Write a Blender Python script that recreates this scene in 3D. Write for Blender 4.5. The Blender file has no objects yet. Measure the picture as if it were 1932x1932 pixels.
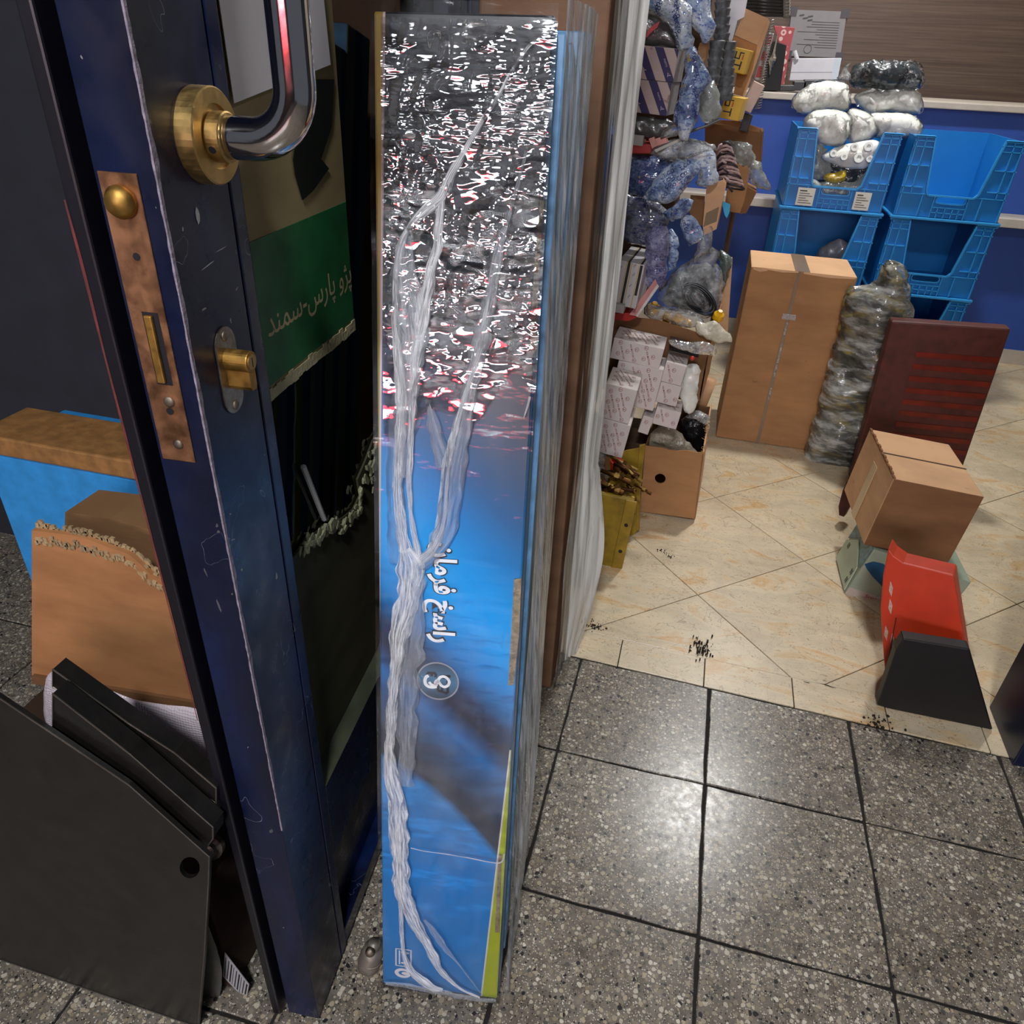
import bpy, bmesh, math, random
from mathutils import Vector, Matrix, noise
from mathutils.bvhtree import BVHTree
from mathutils.geometry import delaunay_2d_cdt
random.seed(7)
SC = bpy.context.scene
COL = SC.collection
V = Vector
# ------------------------------------------------------------------ camera
FPX = 1400.0
CAM = V((0.1242, -1.0476, 1.2165))
ROT = (Matrix.Rotation(math.radians(18.59), 3, 'Z') @ Matrix.Rotation(math.radians(58.23), 3, 'X')
       @ Matrix.Rotation(math.radians(-4.62), 3, 'Y'))
cd = bpy.data.cameras.new('camera')
cd.sensor_width = 36.0
cd.lens = 36.0 * FPX / 1932.0
cd.clip_start = 0.02
cam = bpy.data.objects.new('camera', cd)
cam.matrix_world = Matrix.Translation(CAM) @ ROT.to_4x4()
COL.objects.link(cam)
SC.camera = cam
# ------------------------------------------------------------------ world, large lights, exposure
world = bpy.data.worlds.new('world')
SC.world = world
world.use_nodes = True
world.node_tree.nodes['Background'].inputs[0].default_value = (0.66, 0.74, 0.9, 1)
world.node_tree.nodes['Background'].inputs[1].default_value = 0.16
SC.view_settings.view_transform = 'Standard'
SC.view_settings.look = 'None'
SC.view_settings.gamma = 1.0
SC.view_settings.use_curve_mapping = False
SC.view_settings.exposure = 0.0
SHOP_LAMP_W = 32.0
STREET_LAMP_W = 60.0
# ------------------------------------------------------------------ helpers
def ray(px, py):
    return ROT @ V(((px - 966) / FPX, -(py - 966) / FPX, -1.0))
def atY(px, py, Y):
    d = ray(px, py); return CAM + d * ((Y - CAM.y) / d.y)
def atX(px, py, X):
    d = ray(px, py); return CAM + d * ((X - CAM.x) / d.x)
def atZ(px, py, Z=0.0):
    d = ray(px, py); return CAM + d * ((Z - CAM.z) / d.z)
def onplane(px, py, p0, n):
    d = ray(px, py); return CAM + d * ((p0 - CAM).dot(n) / d.dot(n))
def c(h, a=1.0):
    h = h.lstrip('#'); out = []
    for i in (0, 2, 4):
        x = int(h[i:i + 2], 16) / 255
        out.append(x / 12.92 if x <= 0.04045 else ((x + 0.055) / 1.055) ** 2.4)
    return tuple(out) + (a,)

class NT:
    def __init__(s, name):
        s.m = bpy.data.materials.new(name); s.m.use_nodes = True
        s.t = s.m.node_tree; s.b = s.t.nodes['Principled BSDF']; s.out = s.t.nodes['Material Output']
    def n(s, typ, ins=None, **kw):
        nd = s.t.nodes.new('ShaderNode' + typ)
        for k, v in kw.items(): setattr(nd, k, v)
        if ins:
            for k, v in ins.items(): s.set(nd, k, v)
        return nd
    def set(s, nd, k, v):
        sock = nd.inputs[k]
        if isinstance(v, bpy.types.NodeSocket): s.t.links.new(v, sock)
        elif isinstance(v, bpy.types.Node): s.t.links.new(v.outputs[0], sock)
        else: sock.default_value = v
    def ramp(s, fac, stops, interp='LINEAR'):
        r = s.n('ValToRGB'); r.color_ramp.interpolation = interp
        e = r.color_ramp.elements
        while len(e) < len(stops): e.new(0.5)
        for i, (p, col) in enumerate(stops):
            e[i].position = p
            e[i].color = col if len(col) == 4 else tuple(col) + (1,)
        s.set(r, 0, fac); return r.outputs[0]
    def math(s, op, a, b=0.0, clamp=False):
        m = s.n('Math', operation=op, use_clamp=clamp); s.set(m, 0, a); s.set(m, 1, b); return m.outputs[0]
    def mix(s, fac, a, b, blend='MIX'):
        m = s.n('Mix', data_type='RGBA', blend_type=blend)
        s.set(m, 0, fac); s.set(m, 6, a); s.set(m, 7, b); return m.outputs[2]
    def pos(s, scale=(1, 1, 1), rot=(0, 0, 0), src='pos', loc=(0, 0, 0)):
        if src == 'pos': o = s.n('NewGeometry').outputs['Position']
        elif src == 'uv': o = s.n('UVMap').outputs[0]
        else: o = s.n('TexCoord').outputs['Object']
        mp = s.n('Mapping'); s.set(mp, 0, o); mp.inputs['Scale'].default_value = scale
        mp.inputs['Rotation'].default_value = rot; mp.inputs['Location'].default_value = loc
        return mp.outputs[0]
    def noise(s, vec, scale, detail=3, rough=0.55, out=0, dist=0.0):
        nd = s.n('TexNoise', {'Scale': scale, 'Detail': detail, 'Roughness': rough, 'Distortion': dist}); s.set(nd, 'Vector', vec)
        return nd.outputs[out]
    def vor(s, vec, scale, out='Distance', feature='F1', rnd=1.0):
        nd = s.n('TexVoronoi', {'Scale': scale, 'Randomness': rnd}, feature=feature); s.set(nd, 'Vector', vec); return nd.outputs[out]
    def bump(s, h, strength=0.3, dist=0.01):
        b = s.n('Bump', {'Strength': strength, 'Distance': dist}); s.set(b, 'Height', h)
        s.set(s.b, 'Normal', b.outputs[0]); return b.outputs[0]
    def base(s, col): s.set(s.b, 'Base Color', col)
    def p(s, **kw):
        for k, v in kw.items(): s.set(s.b, k.replace('_', ' '), v)
        return s

MATS = {}
def plain(name, hexcol, rough=0.5, metal=0.0, var=0.12, scale=18, bump=0.0, bscale=60, spec=0.5, coat=0.0):
    """paint / plastic / metal with slight procedural unevenness"""
    if name in MATS: return MATS[name]
    t = NT(name); col = c(hexcol)
    v = t.noise(t.pos(), scale, 4)
    dark = tuple(x * (1 - var) for x in col[:3]) + (1,); lite = tuple(min(1, x * (1 + var)) for x in col[:3]) + (1,)
    t.base(t.ramp(v, [(0.3, dark), (0.7, lite)]))
    t.p(Roughness=rough, Metallic=metal)
    t.set(t.b, 'Specular IOR Level', spec); t.set(t.b, 'Coat Weight', coat)
    if bump: t.bump(t.noise(t.pos(), bscale, 4), bump, 0.004)
    MATS[name] = t.m; return t.m

class MB:
    def __init__(s): s.v = []; s.f = []; s.uv = []; s.mi = []
    def face(s, pts, uv=None, mi=0):
        b = len(s.v); s.v += [V(p) for p in pts]; s.f.append(tuple(range(b, b + len(pts))))
        s.uv.append(uv or [(0, 0)] * len(pts)); s.mi.append(mi)
    def box(s, o, a, b, cc, mi=(0, 0, 0, 0, 0, 0)):
        """corner o, edge vectors a (width) b (depth) cc (height); uv in metres; mi: front, back, left, right, bottom, top"""
        o, a, b, cc = V(o), V(a), V(b), V(cc); A, B, C = a.length, b.length, cc.length
        i = len(s.v)
        s.v += [o, o + a, o + a + b, o + b, o + cc, o + a + cc, o + a + b + cc, o + b + cc]
        R = lambda w, h: [(0, 0), (w, 0), (w, h), (0, h)]
        for q, uv, m in (((0, 1, 5, 4), R(A, C), mi[0]), ((2, 3, 7, 6), R(A, C), mi[1]), ((3, 0, 4, 7), R(B, C), mi[2]),
                         ((1, 2, 6, 5), R(B, C), mi[3]), ((3, 2, 1, 0), R(A, B), mi[4]), ((4, 5, 6, 7), R(A, B), mi[5])):
            s.f.append(tuple(i + k for k in q)); s.uv.append(uv); s.mi.append(m)
        return s
    def prism(s, pts, vec, mi=0, side=None):
        pts = [V(p) for p in pts]; vec = V(vec); n = len(pts); i = len(s.v)
        s.v += pts + [p + vec for p in pts]
        o = pts[0]; e = (pts[1] - pts[0]).normalized()
        nn = V((0, 0, 0))
        for k in range(n): nn += (pts[k] - o).cross(pts[(k + 1) % n] - o)
        g = nn.normalized().cross(e)
        uvs = [((p - o).dot(e), (p - o).dot(g)) for p in pts]
        s.f.append(tuple(range(i, i + n))); s.uv.append(uvs); s.mi.append(mi)
        s.f.append(tuple(range(i + 2 * n - 1, i + n - 1, -1))); s.uv.append(uvs[::-1]); s.mi.append(mi)
        L = vec.length; acc = 0
        for k in range(n):
            k2 = (k + 1) % n; w = (pts[k2] - pts[k]).length
            s.f.append((i + k, i + n + k, i + n + k2, i + k2))
            s.uv.append([(acc, 0), (acc, L), (acc + w, L), (acc + w, 0)]); s.mi.append(mi if side is None else side); acc += w
        return s
    def tube(s, path, r, seg=12, cap=True, flat=None, mi=0):
        path = [V(p) for p in path]; n = len(path); rr = r if isinstance(r, (list, tuple)) else [r] * n
        i = len(s.v); up = None; acc = 0; accs = []
        for k, p in enumerate(path):
            t = (path[min(k + 1, n - 1)] - path[max(k - 1, 0)]).normalized()
            if up is None:
                up = t.orthogonal().normalized()
            up = (up - t * up.dot(t)).normalized(); sd = t.cross(up)
            if k: acc += (p - path[k - 1]).length
            accs.append(acc)
            for j in range(seg):
                a = 2 * math.pi * j / seg
                s.v.append(p + up * math.cos(a) * rr[k] + sd * math.sin(a) * rr[k])
        for k in range(n - 1):
            for j in range(seg):
                j2 = (j + 1) % seg
                s.f.append((i + k * seg + j, i + k * seg + j2, i + (k + 1) * seg + j2, i + (k + 1) * seg + j))
                s.uv.append([(j / seg, accs[k]), ((j + 1) / seg, accs[k]), ((j + 1) / seg, accs[k + 1]), (j / seg, accs[k + 1])]); s.mi.append(mi)
        if cap:
            s.f.append(tuple(i + j for j in range(seg))[::-1]); s.uv.append([(0, 0)] * seg); s.mi.append(mi)
            s.f.append(tuple(i + (n - 1) * seg + j for j in range(seg))); s.uv.append([(0, 0)] * seg); s.mi.append(mi)
        return s
    def lathe(s, cen, axis, prof, seg=24, mi=0):
        cen, axis = V(cen), V(axis).normalized(); e = axis.orthogonal().normalized(); g = axis.cross(e)
        i = len(s.v); n = len(prof)
        for r, h in prof:
            for j in range(seg):
                a = 2 * math.pi * j / seg
                s.v.append(cen + axis * h + (e * math.cos(a) + g * math.sin(a)) * max(r, 1e-5))
        for k in range(n - 1):
            for j in range(seg):
                j2 = (j + 1) % seg
                s.f.append((i + k * seg + j, i + k * seg + j2, i + (k + 1) * seg + j2, i + (k + 1) * seg + j))
                s.uv.append([(j / seg, prof[k][1]), ((j + 1) / seg, prof[k][1]), ((j + 1) / seg, prof[k + 1][1]), (j / seg, prof[k + 1][1])]); s.mi.append(mi)
        s.f.append(tuple(i + j for j in range(seg))[::-1]); s.uv.append([(0, 0)] * seg); s.mi.append(mi)
        s.f.append(tuple(i + (n - 1) * seg + j for j in range(seg))); s.uv.append([(0, 0)] * seg); s.mi.append(mi)
        return s
    def grid(s, fn, nu, nv, uvfn=None, mi=0):
        i = len(s.v)
        for b in range(nv + 1):
            for a in range(nu + 1): s.v.append(V(fn(a / nu, b / nv)))
        for b in range(nv):
            for a in range(nu):
                q = (b * (nu + 1) + a, b * (nu + 1) + a + 1, (b + 1) * (nu + 1) + a + 1, (b + 1) * (nu + 1) + a)
                s.f.append(tuple(i + k for k in q)); s.mi.append(mi)
                uv = [(a / nu, b / nv), ((a + 1) / nu, b / nv), ((a + 1) / nu, (b + 1) / nv), (a / nu, (b + 1) / nv)]
                s.uv.append([uvfn(*x) for x in uv] if uvfn else uv)
        return s
    def build(s, name, mat, parent=None, smooth=False, bevel=0.0, recalc=True, label=None, seg=2):
        org = V(ORG[parent.name]) if parent is not None else None
        if org is None:
            xs = [p.x for p in s.v]; ys = [p.y for p in s.v]; zs = [p.z for p in s.v]
            org = V(((min(xs) + max(xs)) / 2, (min(ys) + max(ys)) / 2, min(zs)))
        me = bpy.data.meshes.new(name)
        me.from_pydata([tuple(p - org) for p in s.v], [], s.f)
        ul = me.uv_layers.new(name='uv'); k = 0
        for fi, poly in enumerate(me.polygons):
            poly.material_index = s.mi[fi]; poly.use_smooth = smooth
            for q in range(len(s.f[fi])): ul.data[poly.loop_start + q].uv = s.uv[fi][q]
        if recalc:
            bm = bmesh.new(); bm.from_mesh(me); bmesh.ops.recalc_face_normals(bm, faces=bm.faces); bm.to_mesh(me); bm.free()
        for m in (mat if isinstance(mat, (list, tuple)) else [mat]): me.materials.append(m)
        o = bpy.data.objects.new(name, me); COL.objects.link(o)
        if parent is None: o.location = org
        else: o.parent = parent
        ORG[o.name] = tuple(org)
        if bevel:
            md = o.modifiers.new('bevel', 'BEVEL'); md.width = bevel; md.segments = seg; md.limit_method = 'ANGLE'
        if label: o['label'] = label
        return o
ORG = {}
def tag(o, label=None, cat=None, group=None, kind=None):
    if label: o['label'] = label
    if cat: o['category'] = cat
    if group: o['group'] = group
    if kind: o['kind'] = kind
    return o
def thing(name, label, cat, loc, group=None, kind=None):
    o = bpy.data.objects.new(name, None); COL.objects.link(o); o.location = loc; o.empty_display_size = 0.05
    ORG[o.name] = tuple(loc)
    return tag(o, label, cat, group, kind)
def struct(mb, name, mat, **kw):
    return tag(mb.build(name, mat, **kw), kind='structure')

class Bx:
    """an oriented box whose front face is given by three sighted corners (bottom-left, bottom-right, top-left)"""
    def __init__(s, bl, br, tl, depth, Y=None, Z=None, yaw=0.0, pitch=0.0, p0=None):
        s.o = p0 if p0 is not None else (atY(*bl, Y) if Y is not None else atZ(*bl, Z))
        n = Matrix.Rotation(math.radians(yaw), 3, 'Z') @ Matrix.Rotation(math.radians(pitch), 3, 'X') @ V((0, -1, 0))
        R, T = onplane(*br, s.o, n), onplane(*tl, s.o, n)
        s.u = (R - s.o); s.w = (T - s.o); un = s.u.normalized(); s.w = s.w - un * s.w.dot(un)
        s.n = n; s.d = -n * depth; s.W = s.u.length; s.H = s.w.length; s.D = depth
    def p(s, a, b, k=0.0, off=0.0):
        """point a,b across the front (0..1), k along the depth (0..1), lifted by off towards the viewer"""
        return s.o + s.u * a + s.w * b + s.d * k + s.n * off
    def sidep(s, k, b, off=0.0): return s.o + s.u + s.w * b + s.d * k + s.u.normalized() * off
    def topp(s, a, k, off=0.0): return s.o + s.w + s.u * a + s.d * k + s.w.normalized() * off
    def mb(s, mi=(0, 0, 0, 0, 0, 0)): return MB().box(s.o, s.u, s.d, s.w, mi)
    def base(s): return s.o + s.u * 0.5 + s.d * 0.5
    def strip(s, a0, a1, b0, b1, off=0.0006, th=0.0008, face='front'):
        f = {'front': s.p, 'side': s.sidep, 'top': s.topp}[face]
        args = [(a0, b0), (a1, b0), (a1, b1), (a0, b1)]
        if face == 'front': P = [s.p(a, b, 0, off) for a, b in args]; nv = s.n
        elif face == 'side': P = [s.sidep(a, b, off) for a, b in args]; nv = s.u.normalized()
        else: P = [s.topp(a, b, off) for a, b in args]; nv = s.w.normalized()
        return MB().prism(P, nv * -th)

def text_mb(body, o, ex, ey, size, depth=0.0004, align='LEFT', spacing=1.0, fit=None, thick=0.0):
    """lettering as thin solid: o origin, ex along the line, ey up the letters"""
    cu = bpy.data.curves.new('lettering', 'FONT'); cu.body = body; cu.size = 1.0; cu.align_x = align
    cu.space_character = spacing; cu.resolution_u = 3; cu.offset = thick
    ob = bpy.data.objects.new('lettering', cu); COL.objects.link(ob)
    bpy.context.view_layer.update()
    me = ob.to_mesh()
    ex, ey = V(ex).normalized(), V(ey).normalized(); ez = ex.cross(ey)
    xs = [v.co.x for v in me.vertices] or [0]
    sx = size if fit is None else fit / max(1e-6, max(xs) - min(xs))
    x0 = 0 if fit is None else min(xs)
    mb = MB(); mb.v = [V(o) + ex * ((v.co.x - x0) * sx) + ey * (v.co.y * size) + ez * depth for v in me.vertices]
    for p in me.polygons:
        mb.f.append(tuple(p.vertices)); mb.uv.append([(0, 0)] * len(p.vertices)); mb.mi.append(0)
    ob.to_mesh_clear(); bpy.data.objects.remove(ob); bpy.data.curves.remove(cu)
    return mb
def merge(a, b):
    i = len(a.v); a.v += b.v; a.f += [tuple(k + i for k in f) for f in b.f]; a.uv += b.uv; a.mi += b.mi; return a

def pillow(outline, thick, nvec, h=0.012, crumple=0.004, seed=0, cscale=30, back=0.6, power=0.5, uvscale=1.0):
    """a bag / sack: closed outline of 3d points lying in a plane with normal nvec, inflated to both sides and crumpled"""
    pts = [V(p) for p in outline]; n = V(nvec).normalized()
    o = pts[0]; e = V((0, 0, 1)).cross(n)
    e = e.normalized() if e.length > 1e-4 else V((1, 0, 0)); g = n.cross(e).normalized()
    q = [V(((p - o).dot(e), (p - o).dot(g))) for p in pts]
    rs = []
    m = len(q)
    for k in range(m):
        a, b, p0, p3 = q[k], q[(k + 1) % m], q[k - 1], q[(k + 2) % m]
        st = max(1, int((b - a).length / h))
        for j in range(st):
            t = j / st
            rs.append(0.5 * ((2 * a) + (b - p0) * t + (2 * p0 - 5 * a + 4 * b - p3) * t * t + (3 * a - p0 - 3 * b + p3) * t ** 3))
    rs = [p + V((noise.noise(V((p.x * 55, p.y * 55, seed + .5))), noise.noise(V((p.x * 55, p.y * 55, seed + 9.5))))) * min(crumple * .7, h * .7) for p in rs]
    def inside(p):
        r = False; k2 = len(rs) - 1
        for k1 in range(len(rs)):
            a, b = rs[k1], rs[k2]
            if (a.y > p.y) != (b.y > p.y) and p.x < (b.x - a.x) * (p.y - a.y) / (b.y - a.y) + a.x: r = not r
            k2 = k1
        return r
    def dist(p):
        return min((p - a).length for a in rs)
    inner = []
    x0 = min(p.x for p in rs); x1 = max(p.x for p in rs); y0 = min(p.y for p in rs); y1 = max(p.y for p in rs)
    rnd = random.Random(seed)
    yy = y0; row = 0
    while yy < y1:
        xx = x0 + (h / 2 if row % 2 else 0)
        while xx < x1:
            p = V((xx + rnd.uniform(-.2, .2) * h, yy + rnd.uniform(-.2, .2) * h))
            if inside(p) and dist(p) > h * 0.6: inner.append(p)
            xx += h
        yy += h * 0.87; row += 1
    allv = rs + inner; k = len(rs)
    vs, es, fs, _, _, _ = delaunay_2d_cdt(allv, [(i, (i + 1) % k) for i in range(k)], [], 1, 1e-7)
    ds = [dist(p) for p in vs]; dm = max(ds)
    mb = MB(); off = V((seed * 3.7, seed * 1.3, seed * 7.1))
    nb = len(vs)
    for sgn, th in ((1, thick), (-1, thick * back)):
        for i, p in enumerate(vs):
            t = min(1, ds[i] / dm); b = (1 - (1 - t) ** 2) ** power
            w = o + e * p.x + g * p.y
            s1 = noise.noise(w * cscale + off); s2 = noise.noise(w * cscale * 2.1 + off * 2); s3 = noise.noise(w * cscale * 4.3 + off)
            lump = 0.72 + 0.55 * noise.noise(w * cscale * .45 + off * 3)
            cr = (1 - 3 * abs(s1)) * 0.55 + (1 - 3 * abs(s2)) * 0.35 + (1 - 3 * abs(s3)) * .16
            edge = 0.25 + 0.75 * b if ds[i] > 1e-6 else 0.25
            mb.v.append(w + n * sgn * (b * th * lump) + n * cr * crumple * edge * (1 if sgn > 0 else .4) + (e * s2 + g * s1) * crumple * 0.5)
    for f in fs:
        uv = [(vs[i].x, vs[i].y) for i in f]
        mb.f.append(tuple(f)); mb.uv.append(uv); mb.mi.append(0)
        mb.f.append(tuple(nb + i for i in f[::-1])); mb.uv.append(uv[::-1]); mb.mi.append(0)
    # stitch the rim
    cnt = {}
    for f in fs:
        for a, b in zip(f, list(f[1:]) + [f[0]]): cnt[(a, b)] = 1
    for (a, b) in list(cnt):
        if (b, a) not in cnt:
            mb.f.append((b, a, nb + a, nb + b)); mb.uv.append([(0, 0)] * 4); mb.mi.append(0)
    return mb
# ------------------------------------------------------------------ special materials
def film(name, mod=False, haze=(0.05, 0.5), ramp=(0.45, 0.75), scale=(60, 60, 4), src='pos', nscale=1.0, tint='#e6ecf0', rough=0.12, gloss=0.5,
         bstr=0.6, bdist=0.004, bsc=None, ior=1.45, brot=(0, 0, 0), bdet=4):
    """clear plastic film: see-through, glossy, with milky stretched streaks"""
    if name in MATS: return MATS[name]
    t = NT(name); vec = t.pos(scale, src=src)
    nz = t.noise(vec, nscale, 5, 0.65)
    hz = t.ramp(nz, [(ramp[0], (haze[0],) * 3), (ramp[1], (haze[1],) * 3)])
    bv = t.pos(bsc or scale, src=src, rot=brot)
    bn = t.n('Bump', {'Strength': bstr, 'Distance': bdist}); hgt = t.noise(bv, nscale, bdet, 0.5)
    if mod:   # fine level ripples high up, broad slanting folds lower down, calm patches between
        zz = t.n('SeparateXYZ'); t.set(zz, 0, t.n('NewGeometry').outputs['Position'])
        k = t.math('MULTIPLY', t.math('SUBTRACT', t.math('ADD', zz.outputs[2], t.math('MULTIPLY', t.noise(t.pos(), 8, 2), .2)), 1.19), 12, True)
        calm = t.ramp(t.noise(t.pos((1, 1, 2), loc=(4, 4, 4)), 14, 2), [(.38, (.12,) * 3), (.58, (1, 1, 1))])
        fold = t.math('MULTIPLY', t.noise(t.pos((17, 17, 30), (0, .75, 0)), 1.0, 3, .6), 3.6)
        m_ = t.n('Mix', data_type='FLOAT'); t.set(m_, 0, k); t.set(m_, 2, fold); t.set(m_, 3, hgt)
        fade = t.ramp(zz.outputs[2], [(.88, (.1,) * 3), (1.0, (1, 1, 1))])
        hgt = t.math('MULTIPLY', t.math('MULTIPLY', m_.outputs[0], calm), fade)
    t.set(bn, 'Height', hgt)
    tr = t.n('BsdfTransparent'); tr.inputs[0].default_value = (1, 1, 1, 1)
    df = t.n('BsdfDiffuse'); df.inputs[0].default_value = c(tint)
    tl = t.n('BsdfTranslucent'); tl.inputs[0].default_value = c(tint)
    m0 = t.n('MixShader'); m0.inputs[0].default_value = 0.3; t.set(m0, 1, df); t.set(m0, 2, tl)
    m1 = t.n('MixShader'); t.set(m1, 0, hz); t.set(m1, 1, tr); t.set(m1, 2, m0)
    gl = t.n('BsdfGlossy'); gl.inputs['Roughness'].default_value = rough; t.set(gl, 'Normal', bn.outputs[0])
    fr = t.n('Fresnel'); fr.inputs[0].default_value = ior; t.set(fr, 'Normal', bn.outputs[0])
    gf = t.math('MULTIPLY', fr.outputs[0], gloss * 2, True)
    m2 = t.n('MixShader'); t.set(m2, 0, gf); t.set(m2, 1, m1); t.set(m2, 2, gl)
    t.t.links.new(m2.outputs[0], t.out.inputs[0]); t.t.nodes.remove(t.b)
    MATS[name] = t.m; return t.m

def cardboard(name, hexcol='#a47750', dirt=0.25, corr=0.12, rough=0.8):
    if name in MATS: return MATS[name]
    t = NT(name); col = c(hexcol)
    a = t.noise(t.pos((1, 1, 3)), 7, 5); b = t.noise(t.pos((30, 30, 700)), 1.0, 2)
    dk = tuple(x * (1 - dirt) for x in col[:3]) + (1,); lt = tuple(min(1, x * 1.1) for x in col[:3]) + (1,)
    base = t.ramp(a, [(0.3, dk), (0.62, lt)])
    base = t.mix(t.math('MULTIPLY', t.math('GREATER_THAN', t.noise(t.pos((3, 3, 3), loc=(5, 2, 1)), 8, 6, 0.7), 0.68), 0.35), base, (0.06, 0.04, 0.03, 1))
    t.base(base); t.p(Roughness=rough); t.set(t.b, 'Specular IOR Level', 0.2)
    t.bump(b, corr, 0.002); MATS[name] = t.m; return t.m

def terrazzo():
    t = NT('terrazzo'); p = t.pos()
    warp = t.n('VectorMath', operation='ADD'); t.set(warp, 0, p)
    w2 = t.n('VectorMath', operation='SCALE'); t.set(w2, 0, t.noise(p, 90, 2, out=1)); w2.inputs['Scale'].default_value = 0.006; t.set(warp, 1, w2.outputs[0])
    P = warp.outputs[0]
    big = t.n('TexVoronoi', {'Scale': 125.0}); t.set(big, 'Vector', P)
    sep = t.n('SeparateColor'); t.set(sep, 0, big.outputs['Color'])
    thr = t.math('MULTIPLY_ADD', sep.outputs[1], 0.28); thr.node.inputs[2].default_value = 0.24
    m1 = t.math('LESS_THAN', big.outputs['Distance'], thr)
    chip = t.ramp(sep.outputs[0], [(0.0, c('#29282a')), (0.09, c('#54524f')), (0.17, c('#857c6c')), (0.36, c('#9e9584')), (0.5, c('#8d816d')), (0.62, c('#bab3a4')), (0.8, c('#aa9e87')), (0.94, c('#cdc7b8'))], 'CONSTANT')
    sm = t.n('TexVoronoi', {'Scale': 330.0}); t.set(sm, 'Vector', P)
    s2 = t.n('SeparateColor'); t.set(s2, 0, sm.outputs['Color'])
    m2 = t.math('LESS_THAN', sm.outputs['Distance'], 0.36)
    chip2 = t.ramp(s2.outputs[0], [(0, c('#26251f')), (0.22, c('#7d7568')), (0.6, c('#b6aea0')), (0.85, c('#d0c9ba'))], 'CONSTANT')
    mort = t.ramp(t.noise(p, 40, 5), [(0.3, c('#605a52')), (0.7, c('#807970'))])
    col = t.mix(m2, mort, chip2); col = t.mix(m1, col, chip)
    dirt = t.ramp(t.noise(p, 5, 6, 0.7), [(0.36, (0.60, 0.56, 0.51)), (0.6, (1, .985, .96))])
    col = t.mix(0.75, col, dirt, 'MULTIPLY')
    spots = t.math('GREATER_THAN', t.noise(t.pos(loc=(3, 9, 0)), 42, 4, 0.6), 0.70)
    t.base(t.mix(t.math('MULTIPLY', spots, 0.85), col, (0.02, 0.02, 0.022, 1)))
    t.set(t.b, 'Roughness', t.ramp(t.noise(p, 60, 4), [(0.3, (0.23,) * 3), (0.7, (0.33,) * 3)]))
    t.bump(t.noise(p, 160, 2), 0.03, 0.002); t.set(t.b, 'Specular IOR Level', 0.5); return t.m

def beige_tile(name='beige_tile', dx=0.0):
    t = NT(name); p = t.pos(loc=(dx, dx * 2, 0))
    st = t.noise(t.pos((1, 2.4, 1), (0, 0, 0.9), loc=(dx, 0, 0)), 5.5, 6, 0.6, dist=0.8)
    col = t.ramp(st, [(0.28, c('#d9bb8c')), (0.42, c('#cfc0a4')), (0.55, c('#dccbab')), (0.66, c('#d3ae7c')), (0.75, c('#d9c7a6'))])
    fl = t.noise(t.pos((1, 2.2, 1), (0, 0, 0.6)), 75, 3, 0.6, dist=1.5)
    col = t.mix(t.math('MULTIPLY', t.math('GREATER_THAN', fl, 0.64), 0.55), col, c('#8a6a45'))
    fl2 = t.noise(t.pos((1, 2.6, 1), (0, 0, 2.2), loc=(4, 1, 0)), 95, 3, 0.6, dist=1.8)
    col = t.mix(t.math('MULTIPLY', t.math('GREATER_THAN', fl2, 0.67), 0.6), col, c('#4a3a2c'))
    vein = t.math('LESS_THAN', t.math('ABSOLUTE', t.math('SUBTRACT', t.noise(p, 6, 5, 0.6, dist=1.2), 0.5)), 0.004)
    col = t.mix(t.math('MULTIPLY', vein, 0.4), col, c('#7c6244'))
    grime = t.ramp(t.noise(p, 3.2, 6, 0.7), [(0.3, (0.62, 0.58, 0.53)), (0.58, (1, 1, 1))])
    t.base(t.mix(0.55, col, grime, 'MULTIPLY')); t.p(Roughness=0.32)
    t.bump(t.noise(p, 30, 3), 0.04, 0.003); return t.m

# ------------------------------------------------------------------ setting: floors
M_TER = terrazzo(); M_GROUT = plain('dark_grout', '#1d1a17', 0.95, var=0.3, scale=90)
FZ = -0.004
def tile_poly(pts, jit, rnd, step=0.03):
    out = []
    for k in range(len(pts)):
        a, b = V(pts[k]), V(pts[(k + 1) % len(pts)]); n = max(1, min(7, int((b - a).length / step)))
        for j in range(n):
            q = a.lerp(b, j / n)
            if jit: q = q + V((rnd.uniform(-jit, jit), rnd.uniform(-jit, jit), 0))
            out.append(q)
    return out
def clip(poly, f):
    """keep the part of a polygon where f(p) >= 0"""
    out = []
    for k in range(len(poly)):
        a, b = poly[k], poly[(k + 1) % len(poly)]; fa, fb = f(a), f(b)
        if fa >= 0: out.append(a)
        if (fa >= 0) != (fb >= 0): out.append(a.lerp(b, fa / (fa - fb)))
    return out
BL0, BL1 = V((-0.03, 0.2876, 0)), V((0.689, 0.2634, 0))          # threshold line between pavement and shop floor
def yth(x): return BL0.y + (BL1.y - BL0.y) * (x - BL0.x) / (BL1.x - BL0.x)
floor = struct(MB().prism([(-2.4, -6.2, -0.06), (2.6, -6.2, -0.06), (2.6, yth(2.6), -0.06), (-2.4, yth(-2.4), -0.06)], (0, 0, 0.06 + FZ)), 'floor', M_GROUT)
rnd = random.Random(3)
nt = 0
for ix in range(-8, 9):
    for iy in range(-11, 2):
        x0, y0 = ix * 0.3, iy * 0.309
        g = 0.0027
        poly = [V((x0 + g, y0 + g, 0)), V((x0 + 0.3 - g, y0 + g, 0)), V((x0 + 0.3 - g, y0 + 0.309 - g, 0)), V((x0 + g, y0 + 0.309 - g, 0))]
        poly = clip(poly, lambda p: yth(p.x) - 0.004 - p.y)
        if len(poly) < 3: continue
        poly = tile_poly(poly, 0.0017 if abs(ix) < 5 else 0, rnd, 0.045)
        zt = rnd.uniform(-0.0006, 0.0006)
        MB().prism([(p.x, p.y, -0.03) for p in poly], (0, 0, 0.03 + zt)).build('terrazzo_tile', M_TER, floor, bevel=0.0015, seg=1); nt += 1
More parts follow.
